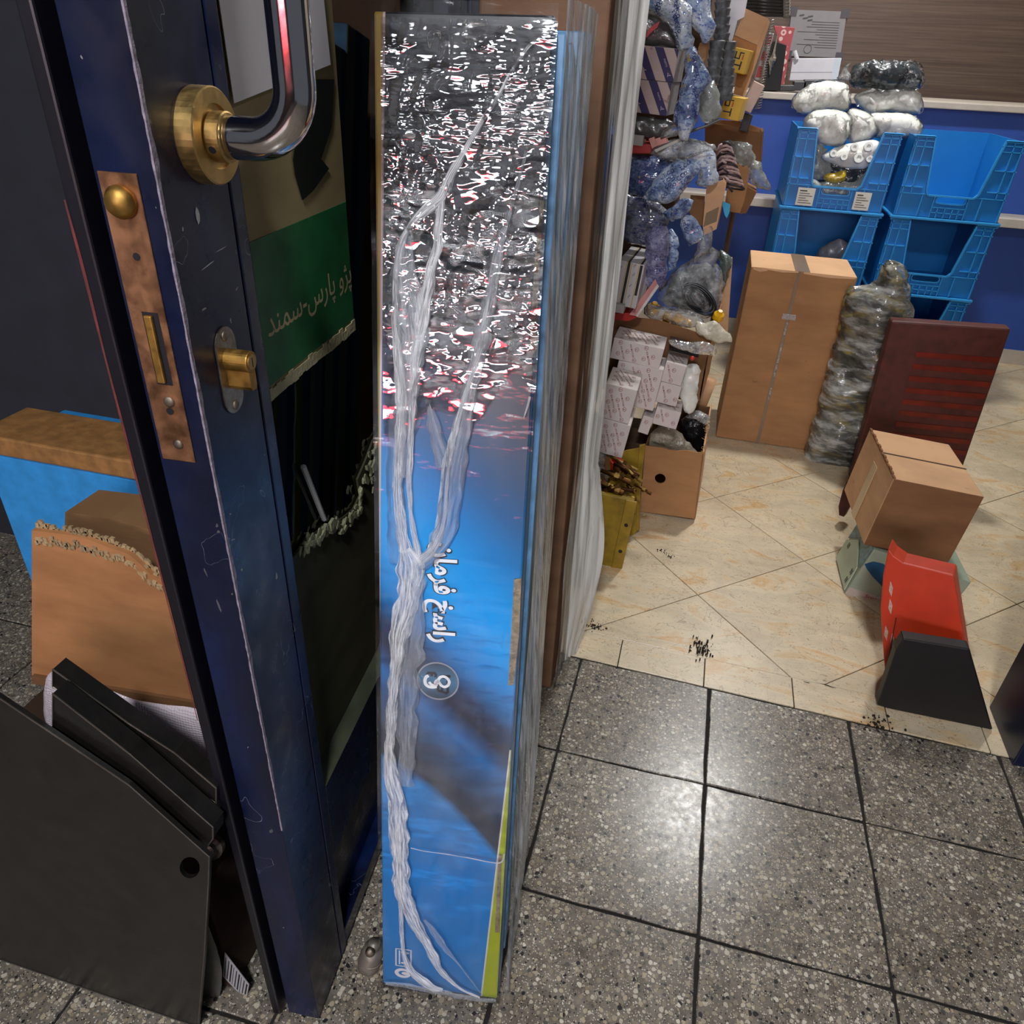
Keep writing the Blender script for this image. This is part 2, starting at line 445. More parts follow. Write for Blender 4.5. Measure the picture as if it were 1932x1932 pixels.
shopf = struct(MB().prism([(-0.7, yth(-0.7), -0.06), (2.0, yth(2.0), -0.06), (2.0, 4.0, -0.06), (-0.7, 4.0, -0.06)], (0, 0, 0.06 + FZ)), 'floor', M_GROUT)
BM = [beige_tile('beige_tile_%d' % k, k * 3.3) for k in range(3)]
B0 = 0.099                                                        # width of the straight border course
for k in range(-3, 9):
    x0 = 0.0865 + 0.2 * k; x1 = x0 + 0.2
    if x0 < -0.7 or x1 > 2.0: continue
    g = 0.0011
    P4 = [V((x0 + g, yth(x0) + 0.002, -0.02)), V((x1 - g, yth(x1) + 0.002, -0.02)), V((x1 - g, yth(x1) + B0 - g * .4, -0.02)), V((x0 + g, yth(x0) + B0 - g * .4, -0.02))]
    MB().prism(P4, (0, 0, 0.02)).build('border_tile', BM[k % 3], shopf, bevel=0.0008, seg=1)
ga = math.radians(41.6); gu = V((math.cos(ga), math.sin(ga), 0)); gv = V((-gu.y, gu.x, 0)); G0 = V((0.551, 0.884, 0)); GT = 0.392
for i in range(-6, 9):
    for j in range(-6, 9):
        g = 0.0013
        q = [G0 + gu * (i * GT + g) + gv * (j * GT + g), G0 + gu * ((i + 1) * GT - g) + gv * (j * GT + g),
             G0 + gu * ((i + 1) * GT - g) + gv * ((j + 1) * GT - g), G0 + gu * (i * GT + g) + gv * ((j + 1) * GT - g)]
        for f in (lambda p: p.y - yth(p.x) - B0 - 0.0006, lambda p: p.x + 0.69, lambda p: 1.99 - p.x, lambda p: 3.99 - p.y):
            q = clip(q, f)
            if len(q) < 3: break
        if len(q) < 3: continue
        MB().prism([V((p.x, p.y, -0.02)) for p in q], (0, 0, 0.02)).build('floor_tile', BM[(i * 2 + j) % 3], shopf, bevel=0.0008, seg=1)
# grime marks lying on the threshold tiles
M_GRIME = plain('black_grime', '#2a221a', 0.95, var=0.4, scale=200, bump=0.5, bscale=300)
def smear(name, px, py, w, h, seed, label, cat='stain', rot=0, n=5):
    cen = atZ(px, py, 0.0); rn = random.Random(seed); mb = MB()
    for k in range(n):
        cc = cen + V((rn.gauss(0, w), rn.gauss(0, h), 0.0003)) if n > 1 else cen + V((0, 0, 0.0003))
        r = rn.uniform(0.03, 0.22) * (w * 0.8 if n > 4 else w * 1.6); m = rn.randint(7, 11)
        cs, sn = math.cos(rot), math.sin(rot)
        pts = []
        for a in range(m):
            rr = r * rn.uniform(0.5, 1.3); x, y = math.cos(a * 6.283 / m) * rr, math.sin(a * 6.283 / m) * rr * (h / w)
            pts.append(cc + V((x * cs - y * sn, x * sn + y * cs, 0)))
        mb.prism(pts, (0, 0, 0.0004 + 0.0001 * k))
    return tag(mb.build(name, M_GRIME, shopf))
smear('grime_mark', 1322, 1222, 0.013, 0.018, 1, '', n=90)
smear('grime_mark', 1262, 1050, 0.008, 0.006, 2, '', n=30)
smear('grime_mark', 1412, 1262, 0.02, 0.003, 4, '', n=3, rot=-0.2)
smear('grime_mark', 1552, 1292, 0.03, 0.003, 5, '', n=3, rot=-0.1)
smear('grime_mark', 1118, 1180, 0.016, 0.008, 6, '', n=50)
smear('grime_mark', 1655, 1365, 0.02, 0.018, 7, '', n=45)
smear('grime_mark', 1250, 1040, 0.012, 0.01, 8, '', n=24)
# ------------------------------------------------------------------ setting: walls, ceiling
M_WALLO = plain('outer_wall_paint', '#23262e', 0.7, var=0.2)
M_WALLI = plain('inner_wall_paint', '#b9b3a6', 0.7, var=0.1)
M_CEIL = plain('ceiling_paint', '#d8d4cb', 0.8, var=0.05)
t = NT('walnut_panelling'); pv = t.pos((0.6, 1, 30))
t.base(t.ramp(t.noise(pv, 3.0, 6, 0.7, dist=0.4), [(0.3, c('#483a33')), (0.5, c('#5e4c40')), (0.7, c('#6e5c4d'))])); t.p(Roughness=0.45); M_WOOD = t.m
struct(MB().box((-2.4, yth(-.5), 0), (2.05, 0, 0), (0, 0.14, 0), (0, 0, 2.75)), 'wall_front_left', M_WALLO)
struct(MB().box((0.98, yth(0.98), 0), (1.6, 0, 0), (0, 0.14, 0), (0, 0, 2.75)), 'wall_front_right', M_WALLO)
struct(MB().box((-0.35, yth(-.35), 2.15), (1.33, 0, 0), (0, 0.14, 0), (0, 0, 0.6)), 'wall_front_lintel', M_WALLO)
struct(MB().box((-0.7, 0.45, 0), (0.1, 0, 0), (0, 3.5, 0), (0, 0, 2.75)), 'wall_left', M_WALLI)
struct(MB().box((1.9, 0.45, 0), (0.1, 0, 0), (0, 3.5, 0), (0, 0, 2.75)), 'wall_right', M_WALLI)
struct(MB().box((-0.7, 3.9, 0), (2.7, 0, 0), (0, 0.1, 0), (0, 0, 2.75)), 'wall_back', M_WOOD)
struct(MB().box((-0.7, 0.3, 2.62), (2.7, 0, 0), (0, 3.7, 0), (0, 0, 0.13)), 'ceiling', M_CEIL)
M_NAVY_FR = plain('navy_frame_paint', '#0d1530', 0.35, var=0.2)
struct(MB().box((-0.36, yth(-.33) - 0.02, 0), (0.07, 0, 0), (0, 0.17, 0), (0, 0, 2.15)).box((0.92, yth(.95) - 0.02, 0), (0.07, 0, 0), (0, 0.17, 0), (0, 0, 2.15)).box((-0.29, yth(0) - 0.02, 2.08), (1.21, 0, 0), (0, 0.17, 0), (0, 0, 0.07)), 'trim_1', M_NAVY_FR, bevel=0.003)
# the street side behind the viewer: facade across the alley with its lit shop sign (its reflection shows in film and chrome)
struct(MB().box((-2.6, -6.3, 0), (5.4, 0, 0), (0, 0.12, 0), (0, 0, 3.4)), 'wall_opposite', plain('opposite_render', '#4a4642', 0.85))
def emit(name, col, strength):
    if name in MATS: return MATS[name]
    t = NT(name); t.p(Roughness=0.4); t.base(col); t.set(t.b, 'Emission Color', col); t.set(t.b, 'Emission Strength', strength); MATS[name] = t.m; return t.m
M_GLOWW = emit('lit_white_acrylic', (0.9, 0.95, 1, 1), 26.0); M_GLOWR = emit('lit_red_acrylic', (1.0, 0.03, 0.05, 1), 12.0)
M_HOUS = plain('lamp_housing', '#2a2a2c', 0.5)
sg = thing('shop_sign', 'backlit white and red slatted sign on the shop across the alley', 'sign', (0.0, -6.1, 1.2))
MB().box((-1.5, -6.16, 1.15), (3.0, 0, 0), (0, 0.05, 0), (0, 0, 1.35)).build('sign_case', M_HOUS, sg, bevel=0.01)
for k in range(6):
    z = 1.62 + k * 0.145
    MB().box((-1.45, -6.108, z), (2.9, 0, 0), (0, 0.02, 0), (0, 0, 0.085)).build('light_slat', M_GLOWW, sg, bevel=0.004)
for k in range(3):
    MB().box((-1.45 + k * 1.0, -6.108, 1.24), (0.9, 0, 0), (0, 0.02, 0), (0, 0, 0.26)).build('red_panel', M_GLOWR, sg, bevel=0.004)
def lamp(name, label, loc, r, watt, col=(1, 0.985, 0.965)):
    th = thing(name, label, 'lamp', loc, 'ceiling lamps')
    L = V(loc)
    MB().lathe(L, (0, 0, -1), [(r * 0.5, -0.05), (r * 1.12, -0.03), (r * 1.15, 0.012), (r * 1.02, 0.014)], 32).build('housing', plain('white_lamp_housing', '#dcdcda', 0.4), th, smooth=False)
    MB().lathe(L, (0, 0, -1), [(r * 1.0, 0.012), (r * 0.97, 0.02), (r * 0.6, 0.026), (0.001, 0.028)], 32).build('diffuser', emit('lamp_diffuser', (1, 0.97, 0.92, 1), 6.0), th, smooth=True)
    ld = bpy.data.lights.new(name + '_light', 'AREA'); ld.shape = 'DISK'; ld.size = r * 2; ld.energy = watt; ld.color = col
    lo = bpy.data.objects.new('lamp_light', ld); COL.objects.link(lo); lo.parent = th; lo.location = (0, 0, -0.035)
    return th
lamp('ceiling_lamp', 'round white ceiling lamp over the middle of the shop', (0.58, 1.98, 2.56), 0.09, SHOP_LAMP_W)
lamp('ceiling_lamp', 'round white ceiling lamp near the desk at the back', (0.7, 3.2, 2.56), 0.13, SHOP_LAMP_W * 0.35)
lamp('ceiling_lamp', 'round white lamp under the canopy over the pavement', (0.15, -1.9, 2.62), 0.14, STREET_LAMP_W, (0.95, 0.97, 1))
struct(MB().box((-2.4, -2.6, 2.66), (5.0, 0, 0), (0, 2.86, 0), (0, 0, 0.05)), 'ceiling_canopy', plain('canopy_sheet', '#3a3a3e', 0.6))
# ------------------------------------------------------------------ the open door leaf
D0 = V((-0.233, -0.5925, 0)); da = math.radians(94)
DU = V((math.cos(da), math.sin(da), 0)); DN = V((DU.y, -DU.x, 0)); UP = V((0, 0, 1))
def dp(s, k, z): return D0 + DU * s + DN * k + UP * z
def don(px, py, k=0.0): return onplane(px, py, D0 + DN * k, DN)
def dbox(s0, s1, k0, k1, z0, z1): return MB().box(dp(s0, k0, z0), DU * (s1 - s0), DN * (k1 - k0), UP * (z1 - z0))
t = NT('navy_gloss_paint'); p = t.pos()
col = t.ramp(t.noise(t.pos((1, 1, 0.35)), 9, 4), [(0.3, c('#060714')), (0.55, c('#071230')), (0.75, c('#0a2150'))])
chips = t.math('GREATER_THAN', t.noise(t.pos((1, 1, .5), loc=(2, 0, 7)), 85, 4, 0.65), 0.735)
col = t.mix(t.math('MULTIPLY', chips, 0.8), col, c('#8f8a8c'))
sc = t.math('LESS_THAN', t.math('ABSOLUTE', t.math('SUBTRACT', t.noise(t.pos((1, 1, .8), (0.5, 0.3, 0), loc=(1, 1, 1)), 13, 3, 0.5, dist=0.7), 0.62)), 0.0012)
t.base(t.mix(t.math('MULTIPLY', sc, 0.5), col, c('#8d93a8')))
t.set(t.b, 'Roughness', t.ramp(t.noise(p, 30, 4), [(0.3, (0.22,) * 3), (0.7, (0.42,) * 3)])); t.bump(t.noise(p, 35, 3), 0.05, 0.003); M_NAVY = t.m
M_WEAR = plain('bare_edge_primer', '#7d7480', 0.8, var=0.35, scale=120, bump=0.4, bscale=200)
M_RED = plain('old_red_primer', '#5e2420', 0.8, var=0.4, scale=60)
M_DARK = plain('dark_rebate', '#07080f', 0.6, var=0.3)
t = NT('door_glass'); t.b.inputs['Base Color'].default_value = (0.02, 0.03, 0.03, 1)
tr = t.n('BsdfTransparent'); tr.inputs[0].default_value = (0.55, 0.6, 0.58, 1)
gl = t.n('BsdfGlossy'); gl.inputs['Roughness'].default_value = 0.03
fr = t.n('Fresnel'); fr.inputs[0].default_value = 1.5
mx = t.n('MixShader'); t.set(mx, 0, fr.outputs[0]); t.set(mx, 1, tr); t.set(mx, 2, gl); t.t.links.new(mx.outputs[0], t.out.inputs[0]); M_GLASS = t.m
def brass(name, hexcol, rough=0.25, dirt=0.5):
    if name in MATS: return MATS[name]
    t = NT(name); col = c(hexcol); p = t.pos()
    dk = tuple(x * (1 - dirt) for x in col[:3]) + (1,)
    t.base(t.ramp(t.noise(p, 60, 5, 0.65), [(0.32, dk), (0.6, col)])); t.p(Metallic=1.0)
    t.set(t.b, 'Roughness', t.ramp(t.noise(p, 90, 4), [(0.3, (rough,) * 3), (0.7, (min(1, rough * 1.8),) * 3)]))
    MATS[name] = t.m; return t.m
M_BRASS = brass('brushed_brass', '#c4a468', 0.3, 0.25); M_OLDBR = brass('tarnished_brass_plate', '#b98a66', 0.34, 0.55)
M_CYL = brass('lock_brass', '#b08a48', 0.35, 0.3); M_CHROME = brass('polished_chrome', '#c9c4c2', 0.07, 0.05); M_SCREW = brass('steel_screw', '#8d8274', 0.4, 0.5)
door = thing('door_1', 'open navy metal door leaf with glass pane and chrome pull handle', 'door', tuple(D0), kind='structure')
LW = 0.86
prof = [(0, 0), (0.088, 0), (0.0888, -0.003), (0.0905, -0.003), (0.0912, 0), (0.108, 0), (0.1135, -0.004), (0.1135, -0.05), (0.012, -0.05), (0.012, -0.046), (0, -0.046)]
MB().prism([dp(s, k, 0.012) for s, k in prof], UP * 2.04).build('lock_stile', M_NAVY, door, bevel=0.0012, seg=1)
MB().prism([dp(s, k, 0.012) for s, k in [(-0.006, -0.056), (0.1, -0.056), (0.1, -0.068), (-0.006, -0.068)]], UP * 2.04).prism([dp(s, k, 0.012) for s, k in [(0.03, -0.05), (0.1, -0.05), (0.1, -0.056), (0.03, -0.056)]], UP * 2.04).build('rebate_flange', plain('shaded_edge_paint', '#0c0b14', .4, var=.3), door, bevel=0.002)  # edge shade put into a darker copy of the door's navy paint
dbox(0.75, LW, -0.05, 0, 0.012, 2.052).build('hinge_stile', M_NAVY, door, bevel=0.0015)
dbox(0.1135, 0.75, -0.045, -0.001, 0.24, 0.385).build('middle_rail', M_NAVY, door, bevel=0.002)
MB().prism([dp(0.1135, k, z) for k, z in [(-0.001, 0.385), (-0.02, 0.399), (-0.02, 0.385)]], DU * 0.6365).build('glazing_bead', plain('olive_bead', '#3c4030', 0.5, var=.3), door)
dbox(0.1135, 0.75, -0.045, -0.001, 1.95, 2.052).build('top_rail', M_NAVY, door, bevel=0.002)
dbox(0.1135, 0.75, -0.045, -0.001, 0.012, 0.05).build('bottom_rail', M_NAVY, door, bevel=0.002)
dbox(0.1135, 0.75, -0.03, -0.022, 0.05, 0.24).build('kick_panel', M_NAVY, door)
dbox(0.1125, 0.752, -0.026, -0.022, 0.39, 1.955).build('glass_pane', M_GLASS, door)
# worn corner: jagged strip of bare primer along the lock edge
mb = MB(); rn = random.Random(5); rows = 150; z0, z1 = 0.45, 1.32
L = []
for i in range(rows + 1):
    z = z0 + (z1 - z0) * i / rows; w = 0.0016 + 0.0022 * max(0, noise.noise(V((z * 30, 0, 0))) + 0.2) + rn.uniform(0, 0.0008)
    if z < 0.6: w *= (z - 0.4) / 0.2
    w2 = 0.0008 + rn.uniform(0, 0.0008)
    L.append((dp(-0.0003, -w2, z), dp(-0.0003, 0.0003, z), dp(w * 1.3, 0.0003, z)))
for a, b in zip(L, L[1:]):
    mb.face([a[0], a[1], b[1], b[0]]); mb.face([a[1], a[2], b[2], b[1]])
mb.build('worn_edge', M_WEAR, door, label='bare grey strip where the paint has worn off the door edge')
mb = MB(); L = []
for i in range(100):
    z = 0.62 + 0.5 * i / 99; w = 0.001 + 0.004 * max(0, noise.noise(V((z * 9, 3, 0))) + 0.15)
    L.append((dp(-0.0064, -0.0685, z), dp(-0.0064, -0.0685 + w, z)))
for a, b in zip(L, L[1:]): mb.face([a[0], a[1], b[1], b[0]])
mb.build('worn_edge', M_RED, door, label='red primer showing along the outer rebate edge')
# paint chips and scratches on the face
mb = MB(); rn = random.Random(11)
for (px, py, w, h, ang) in [(373, 405, 9, 34, -8), (393, 500, 3, 34, 52), (418, 470, 2, 26, 60), (385, 583, 5, 14, 60), (345, 432, 3, 10, 0), (412, 1140, 4, 28, -20), (388, 1080, 3, 20, -25), (522, 1088, 4, 16, -4), (456, 1075, 5, 5, 0), (409, 992, 6, 9, 10), (412, 1003, 7, 6, 0), (435, 970, 4, 4, 0), (512, 1568, 9, 8, 30), (440, 1018, 3, 10, 70), (438, 1121, 4, 5, 0), (430, 690, 2, 8, 0), (447, 545, 2, 10, 30)]:
    q = []; m = 7
    for a in range(m):
        r = rn.uniform(0.6, 1.2); x, y = math.cos(a * 6.283 / m) * w * .5 * r, math.sin(a * 6.283 / m) * h * .5 * r
        cs, sn = math.cos(math.radians(ang)), math.sin(math.radians(ang))
        q.append(don(px + x * cs - y * sn, py + x * sn + y * cs, 0.0003))
    mb.face(q)
mb.build('paint_chip', plain('chipped_primer', '#93908f', 0.8, var=.2), door, recalc=False, label='pale chips and scratches in the navy paint')
# lock faceplate on the edge
pl = dbox(-0.0012, 0.0, -0.0426, -0.0138, 0.924, 1.139)
pl.build('lock_faceplate', M_OLDBR, door, bevel=0.0004, seg=1)
fp = [o for o in door.children if o.name.startswith('lock_faceplate')][0]
dbox(-0.0014, -0.0008, -0.0322, -0.0192, 0.990, 1.046).build('bolt_slot', M_DARK, fp)
dbox(-0.0045, -0.0012, -0.0300, -0.0235, 0.992, 1.044).build('dead_bolt', M_CYL, fp, bevel=0.001)
MB().lathe(dp(-0.001, -0.028, 1.121), -DU, [(0.011, 0), (0.011, 0.004), (0.008, 0.009), (0.002, 0.011)], 20).build('latch_bolt', M_CYL, fp, smooth=True)
for z, r in ((1.085, 0.0028), (0.976, 0.0045), (0.968, 0.003), (0.9395, 0.0042)):
    if r > 0.0035:
        sc_ = MB().lathe(dp(-0.0012, -0.0255, z), -DU, [(r, 0), (r, 0.0008), (r * .6, 0.0016), (0.0003, 0.0019)], 16).build('screw', M_SCREW, fp, smooth=True)
    else:
        MB().lathe(dp(-0.0013, -0.0265, z), -DU, [(r, 0), (r, 0.0003)], 14).build('screw_hole', M_DARK, fp)
# cylinder escutcheon
def obround(s, z, w, h, k, dk, seg=10):
    pts = []
    for i in range(seg + 1): a = math.pi * i / seg; pts.append(dp(s + math.cos(a) * w / 2, k, z + h / 2 - w / 2 + math.sin(a) * w / 2))
    for i in range(seg + 1): a = math.pi + math.pi * i / seg; pts.append(dp(s + math.cos(a) * w / 2, k, z - h / 2 + w / 2 + math.sin(a) * w / 2))
    return MB().prism(pts, DN * dk)
es = obround(0.046, 0.987, 0.030, 0.073, 0.0, 0.0018).build('lock_escutcheon', brass('chromed_plate', '#a89c8a', 0.25, 0.5), door, bevel=0.0004, seg=1)
cz = 0.997
MB().lathe(dp(0.0455, 0.0, cz), DN, [(0.0088, 0), (0.0088, 0.0215), (0.0082, 0.022)], 28).prism([dp(0.0455 - .005, 0.0, cz), dp(0.0455 + .005, 0, cz), dp(.0455 + .005, 0, cz - .0205), dp(.0455 + .003, 0, cz - .024), dp(.0455 - .003, 0, cz - .024), dp(.0455 - .005, 0, cz - .0205)], DN * 0.0215).build('lock_cylinder', M_CYL, es, bevel=0.0004, seg=1)
MB().lathe(dp(0.0455, 0.0218, cz), DN, [(0.0062, 0), (0.0062, 0.0008), (0.0055, 0.001)], 24).build('key_plug', M_BRASS, es)
dbox(0.0450, 0.0460, 0.0226, 0.0230, cz - 0.0042, cz + 0.0035).build('keyhole', M_DARK, es)
for z in (1.0165, 0.9575):
    MB().lathe(dp(0.0455, 0.0016, z), DN, [(0.0042, 0), (0.0042, 0.001), (0.0025, 0.002), (0.0003, 0.0022)], 16).build('screw', M_SCREW, es, smooth=True)
# pull handle
RS, RZ = 0.058, 1.158
ph = MB().tube([dp(RS, 0.012, RZ), dp(RS, 0.030, RZ)] + [dp(RS, 0.042 + 0.034 * math.sin(a), RZ + 0.034 * (1 - math.cos(a))) for a in [math.pi / 2 * i / 10 for i in range(11)]] + [dp(RS, 0.076, RZ + 0.06), dp(RS, 0.076, RZ + 0.30)]
               + [dp(RS, 0.042 + 0.034 * math.cos(a), RZ + 0.33 + 0.034 * math.sin(a)) for a in [math.pi / 2 * i / 10 for i in range(11)]] + [dp(RS, 0.0, RZ + 0.364)], 0.0142, 28).build('pull_handle', M_CHROME, door, smooth=True)
MB().lathe(dp(RS, 0.0, RZ), DN, [(0.031, 0), (0.0315, 0.001), (0.0315, 0.0135), (0.0305, 0.0145), (0.021, 0.0145), (0.0205, 0.0125), (0.0185, 0.0125)], 48).build('rosette', M_BRASS, ph)
MB().lathe(dp(RS, 0.0115, RZ), DN, [(0.0165, 0), (0.0165, 0.0115), (0.0155, 0.0122), (0.0143, 0.0122)], 40).build('collar', M_BRASS, ph)
a_ = math.radians(-25); e_ = (-DU * math.cos(a_) + UP * math.sin(a_))
MB().lathe(dp(RS, 0.0175, RZ) + e_ * 0.0162, e_, [(0.0026, 0), (0.0026, 0.0006)], 14).build('grub_screw', M_DARK, ph)
for z in (0.3, 1.1, 1.9):
    MB().lathe(dp(LW + 0.004, -0.055, z), UP, [(0.008, 0), (0.008, 0.1)], 16).build('hinge', M_NAVY, door, smooth=True)
# ------------------------------------------------------------------ behind the glass
M_TAN = cardboard('tan_board', '#8f7f5a', 0.2, 0.04); M_GREEN = plain('green_print', '#185a2e', 0.5, var=0.25, scale=30)
def glassquad(pxs, k): return [don(x, y, k) for x, y in pxs]
KS = -0.0185
cs_ = thing('cardboard_sheet', 'tan cardboard with a green lettered band stuck on the door glass', 'cardboard', tuple(dp(0.25, KS, 0.93)))
zb = don(518, 745, KS).z; zt = don(478, 454, KS).z
sE = (don(668, 600, KS) - D0).dot(DU)
dbox(0.1136, sE, KS - 0.0028, KS, zb, 1.40).build('tan_board', M_TAN, cs_)
dbox(0.1137, sE - .002, KS, KS + 0.0006, zb + 0.012, zt).build('green_band', M_GREEN, cs_)
mb = MB(); rn = random.Random(2); N_ = 26
for i in range(N_):
    s = 0.115 + (sE - .117) * i / N_
    mb.box(dp(s, KS + 0.0005, zb - rn.uniform(0, 0.003)), DU * ((sE - .117) / N_ * 1.02), DN * 0.0012, UP * (0.011 + rn.uniform(-0.002, 0.003)))
mb.build('torn_edge', plain('torn_paper', '#a39a76', 0.9, var=.2, bump=.5, bscale=200), cs_)
q0, q1 = don(668, 560, KS), don(503, 640, KS)
body = '\uFEAA\uFEE8\uFEE4\uFEB3-\uFEB1\uFEAD\uFE8E\uFB58 \uFEED\uFB8B\uFB58'
# reading runs towards the hinge: letters start at the far end
zl = (don(510, 612, KS).z + don(640, 550, KS).z) / 2 - 0.004
sa = (don(503, 640, KS) - D0).dot(DU); sb = (don(648, 560, KS) - D0).dot(DU)
text_mb(body, dp(sa + 0.003, KS + 0.0008, zl), DU, UP, 0.034, 0.0, fit=(sb - sa) * 1.12, thick=0.006).build('lettering', plain('pale_letter_print', '#b0a076', 0.6), cs_, recalc=False)
M_DKFILM = plain('dark_scrap', '#14160f', 0.35, var=.3)
pts = [(630, 150), (625, 240), (605, 300), (620, 318), (590, 360), (570, 378), (556, 330), (552, 300), (560, 240), (575, 150)]
tag(MB().prism([don(x, y, KS + 0.0012) for x, y in pts], DN * 0.0006).build('torn_film_scrap', M_DKFILM, None), 'dark torn scrap of film hanging over the tan cardboard behind the glass', 'film')
M_PAPER = plain('white_paper', '#c9c4c6', 0.8, var=.04)
pw = [don(405, -60, KS + 0.004), don(605, -60, KS + 0.004), don(624, 122, KS + 0.004), don(442, 195, KS + 0.004)]
tag(MB().prism(pw, DN * -0.0006).build('paper_sheet', M_PAPER), 'white paper sheet taped inside the door glass behind the pull handle', 'paper')
# old lining board still stuck to the lower half of the pane, torn along its top
M_OLIVE = cardboard('olive_board', '#3d3b2a', 0.3, 0.05)
KT = -0.0185
tc = thing('lining_board', 'dark olive lining board with a ragged torn top on the lower door glass', 'cardboard', tuple(dp(0.3, KT, 0.4)))
edge = [(566, 1036), (580, 1012), (600, 1003), (618, 985), (634, 985), (650, 975), (668, 960), (680, 935), (675, 905), (690, 870), (705, 830), (725, 800), (760, 790)]
E3 = [don(x, y, KT) for x, y in edge]
se = [(e - D0).dot(DU) for e in E3]
MB().prism([dp(0.1137, KT, 0.401), dp(0.1137, KT, E3[0].z)] + E3 + [dp(0.74, KT, E3[-1].z), dp(0.74, KT, 0.401)], DN * -0.003).build('board', M_OLIVE, tc)
mb = MB(); rn = random.Random(9)
for i in range(len(E3) - 1):
    L_ = (E3[i + 1] - E3[i]); m = max(2, int(L_.length / 0.0035))
    for j in range(m):
        pp = E3[i] + L_ * (j / m); w = rn.uniform(0.008, 0.022); h = rn.uniform(0.006, 0.016)
        pp = pp - UP * rn.uniform(0.001, 0.014) + DU * (rn.uniform(-.006, 0.05) if i >= 7 else 0)
        ax = (DU + UP * rn.uniform(-.6, .6)).normalized()
        m_ = 5; cc = pp + DN * rn.uniform(-0.001, 0.004)
        pts = [cc + ax * (w * .5 * math.cos(a * 6.283 / m_) * rn.uniform(.6, 1.2)) + UP * (h * .6 * math.sin(a * 6.283 / m_) * rn.uniform(.6, 1.2)) for a in range(m_)]
        mb.prism(pts, DN * rn.uniform(0.0015, 0.004))
mb.build('torn_edge', plain('torn_pulp', '#77785c', 0.95, var=.35, scale=90, bump=.6, bscale=150), tc, label='ragged pale pulp along the torn top edge')
a0, a1 = don(572, 880, -0.017), don(612, 980, -0.017)
tag(MB().tube([a0, a1], 0.0032, 6).build('grey_strip', plain('grey_rod_mat', '#8c8c8a', 0.6)), 'thin grey strip on the door glass above the torn olive board', 'strip')
bb = MB().box(dp(0.125, -0.105, 0.002), DU * 0.09, DN * 0.028, UP * 0.78)
tag(bb.build('blue_carton', plain('mid_blue_board', '#1d66a0', 0.6, var=.2), bevel=.004), 'slim mid blue carton standing behind the door glass edge', 'carton')
# ------------------------------------------------------------------ left of the door
M_BLUEB = plain('worn_blue_paint', '#2a86c8', 0.55, var=0.15, scale=40, bump=.2)
M_BROWN = cardboard('rough_brown_board', '#a5734a', 0.3, 0.05)
dk = thing('dark_carton', 'dark brown carton with a barcode label on the pavement beside the door foot', 'carton', (-0.6, -0.35, 0))
MB().box((-0.85, -0.585, 0.001), (0.475, 0, 0), (0, 0.45, 0), (0, 0, 0.255)).build('body', cardboard('dark_brown_board', '#3a281c', .3), dk, bevel=.003)
YK = -0.5865
MB().prism([atY(x, y, YK) for x, y in [(424, 1798), (470, 1858), (464, 1888), (420, 1842)]], (0, 0.001, 0)).build('barcode_label', plain('grey_label', '#9a9a9e', .6, var=.05), dk)
mb = MB()
for i in range(9):
    f0 = 0.06 + i * 0.105; w = 0.02 + 0.03 * ((i * 7) % 3) / 2
    A, B = atY(424, 1798, YK), atY(470, 1858, YK); C_, D_ = atY(420, 1842, YK), atY(464, 1888, YK)
    T = lambda f: A.lerp(B, f); U_ = lambda f: C_.lerp(D_, f)
    mb.prism([T(f0).lerp(U_(f0), .1), T(f0 + w).lerp(U_(f0 + w), .1), T(f0 + w).lerp(U_(f0 + w), .9), T(f0).lerp(U_(f0), .9)], (0, -0.0003, 0))
mb.build('barcode', plain('black_ink', '#0a0a0a', .6), dk, label='black barcode lines')
b = MB().box((-0.85, -0.30, 0.26), (0.47, 0, 0), (0, 0.16, 0), (0, 0, atY(262, 905, -0.30).z - 0.26))
tag(b.build('blue_carton', M_BLUEB, bevel=.004), 'scuffed light blue carton seen left of the door edge', 'carton')
zt_ = atY(262, 905, -0.30).z
tag(MB().box((-0.85, -0.305, zt_ + 0.001), (0.47, 0, 0), (0, 0.10, 0), (0, 0, 0.03)).build('wooden_plank', plain('slat_wood', '#8a6236', 0.5, var=.3, scale=60), bevel=.003), 'brown wooden plank lying on the light blue carton', 'plank')
YC = -0.46
tcb = thing('torn_carton', 'brown carton with a torn corrugated top left of the door', 'carton', tuple(atY(300, 1340, YC)))
out = [(60, 1000), (150, 1012), (243, 1046), (262, 1062), (285, 1085), (305, 1095), (325, 1115), (345, 1125), (422, 1140), (422, 1342), (390, 1336), (243, 1316), (60, 1285)]
MB().prism([atY(x, y, YC) for x, y in out], (0, 0.006, 0)).build('front_panel', M_BROWN, tcb)
p_ = [atY(x, y - 8, YC) + V((0, 0.05, -0.01)) for x, y in [(60, 1000), (150, 1012), (243, 1040), (300, 1078), (345, 1110), (422, 1120), (422, 1325), (60, 1275)]]
MB().prism(p_, (0, 0.06, 0)).build('inner_panel', cardboard('inner_brown_board', '#7a5a3c', .2), tcb)
mb = MB(); rn = random.Random(21)
TE = [atY(x, y, YC) for x, y in out[:9]]
for layer in range(3):
    for i in range(len(TE) - 1):
        L_ = TE[i + 1] - TE[i]; m = max(2, int(L_.length / 0.004))
        for j in range(m):
            pp = TE[i] + L_ * (j / m) + V((0, -0.002 + layer * 0.004, rn.uniform(-.006, .003) - (2 - layer) * 0.008))
            mb.box(pp, L_.normalized() * 0.005, (0, 0.003, 0), V((rn.uniform(-.3, .3), 0, 1)) * rn.uniform(0.004, 0.009))
mb.build('torn_edge', plain('torn_corrugation', '#9c8460', 0.95, var=.3, bump=.6, bscale=180), tcb, label='frayed corrugated layers along the torn top')
bo = [(60, 1275), (243, 1305), (390, 1330), (422, 1337), (422, 1352), (390, 1345), (243, 1320), (60, 1290)]
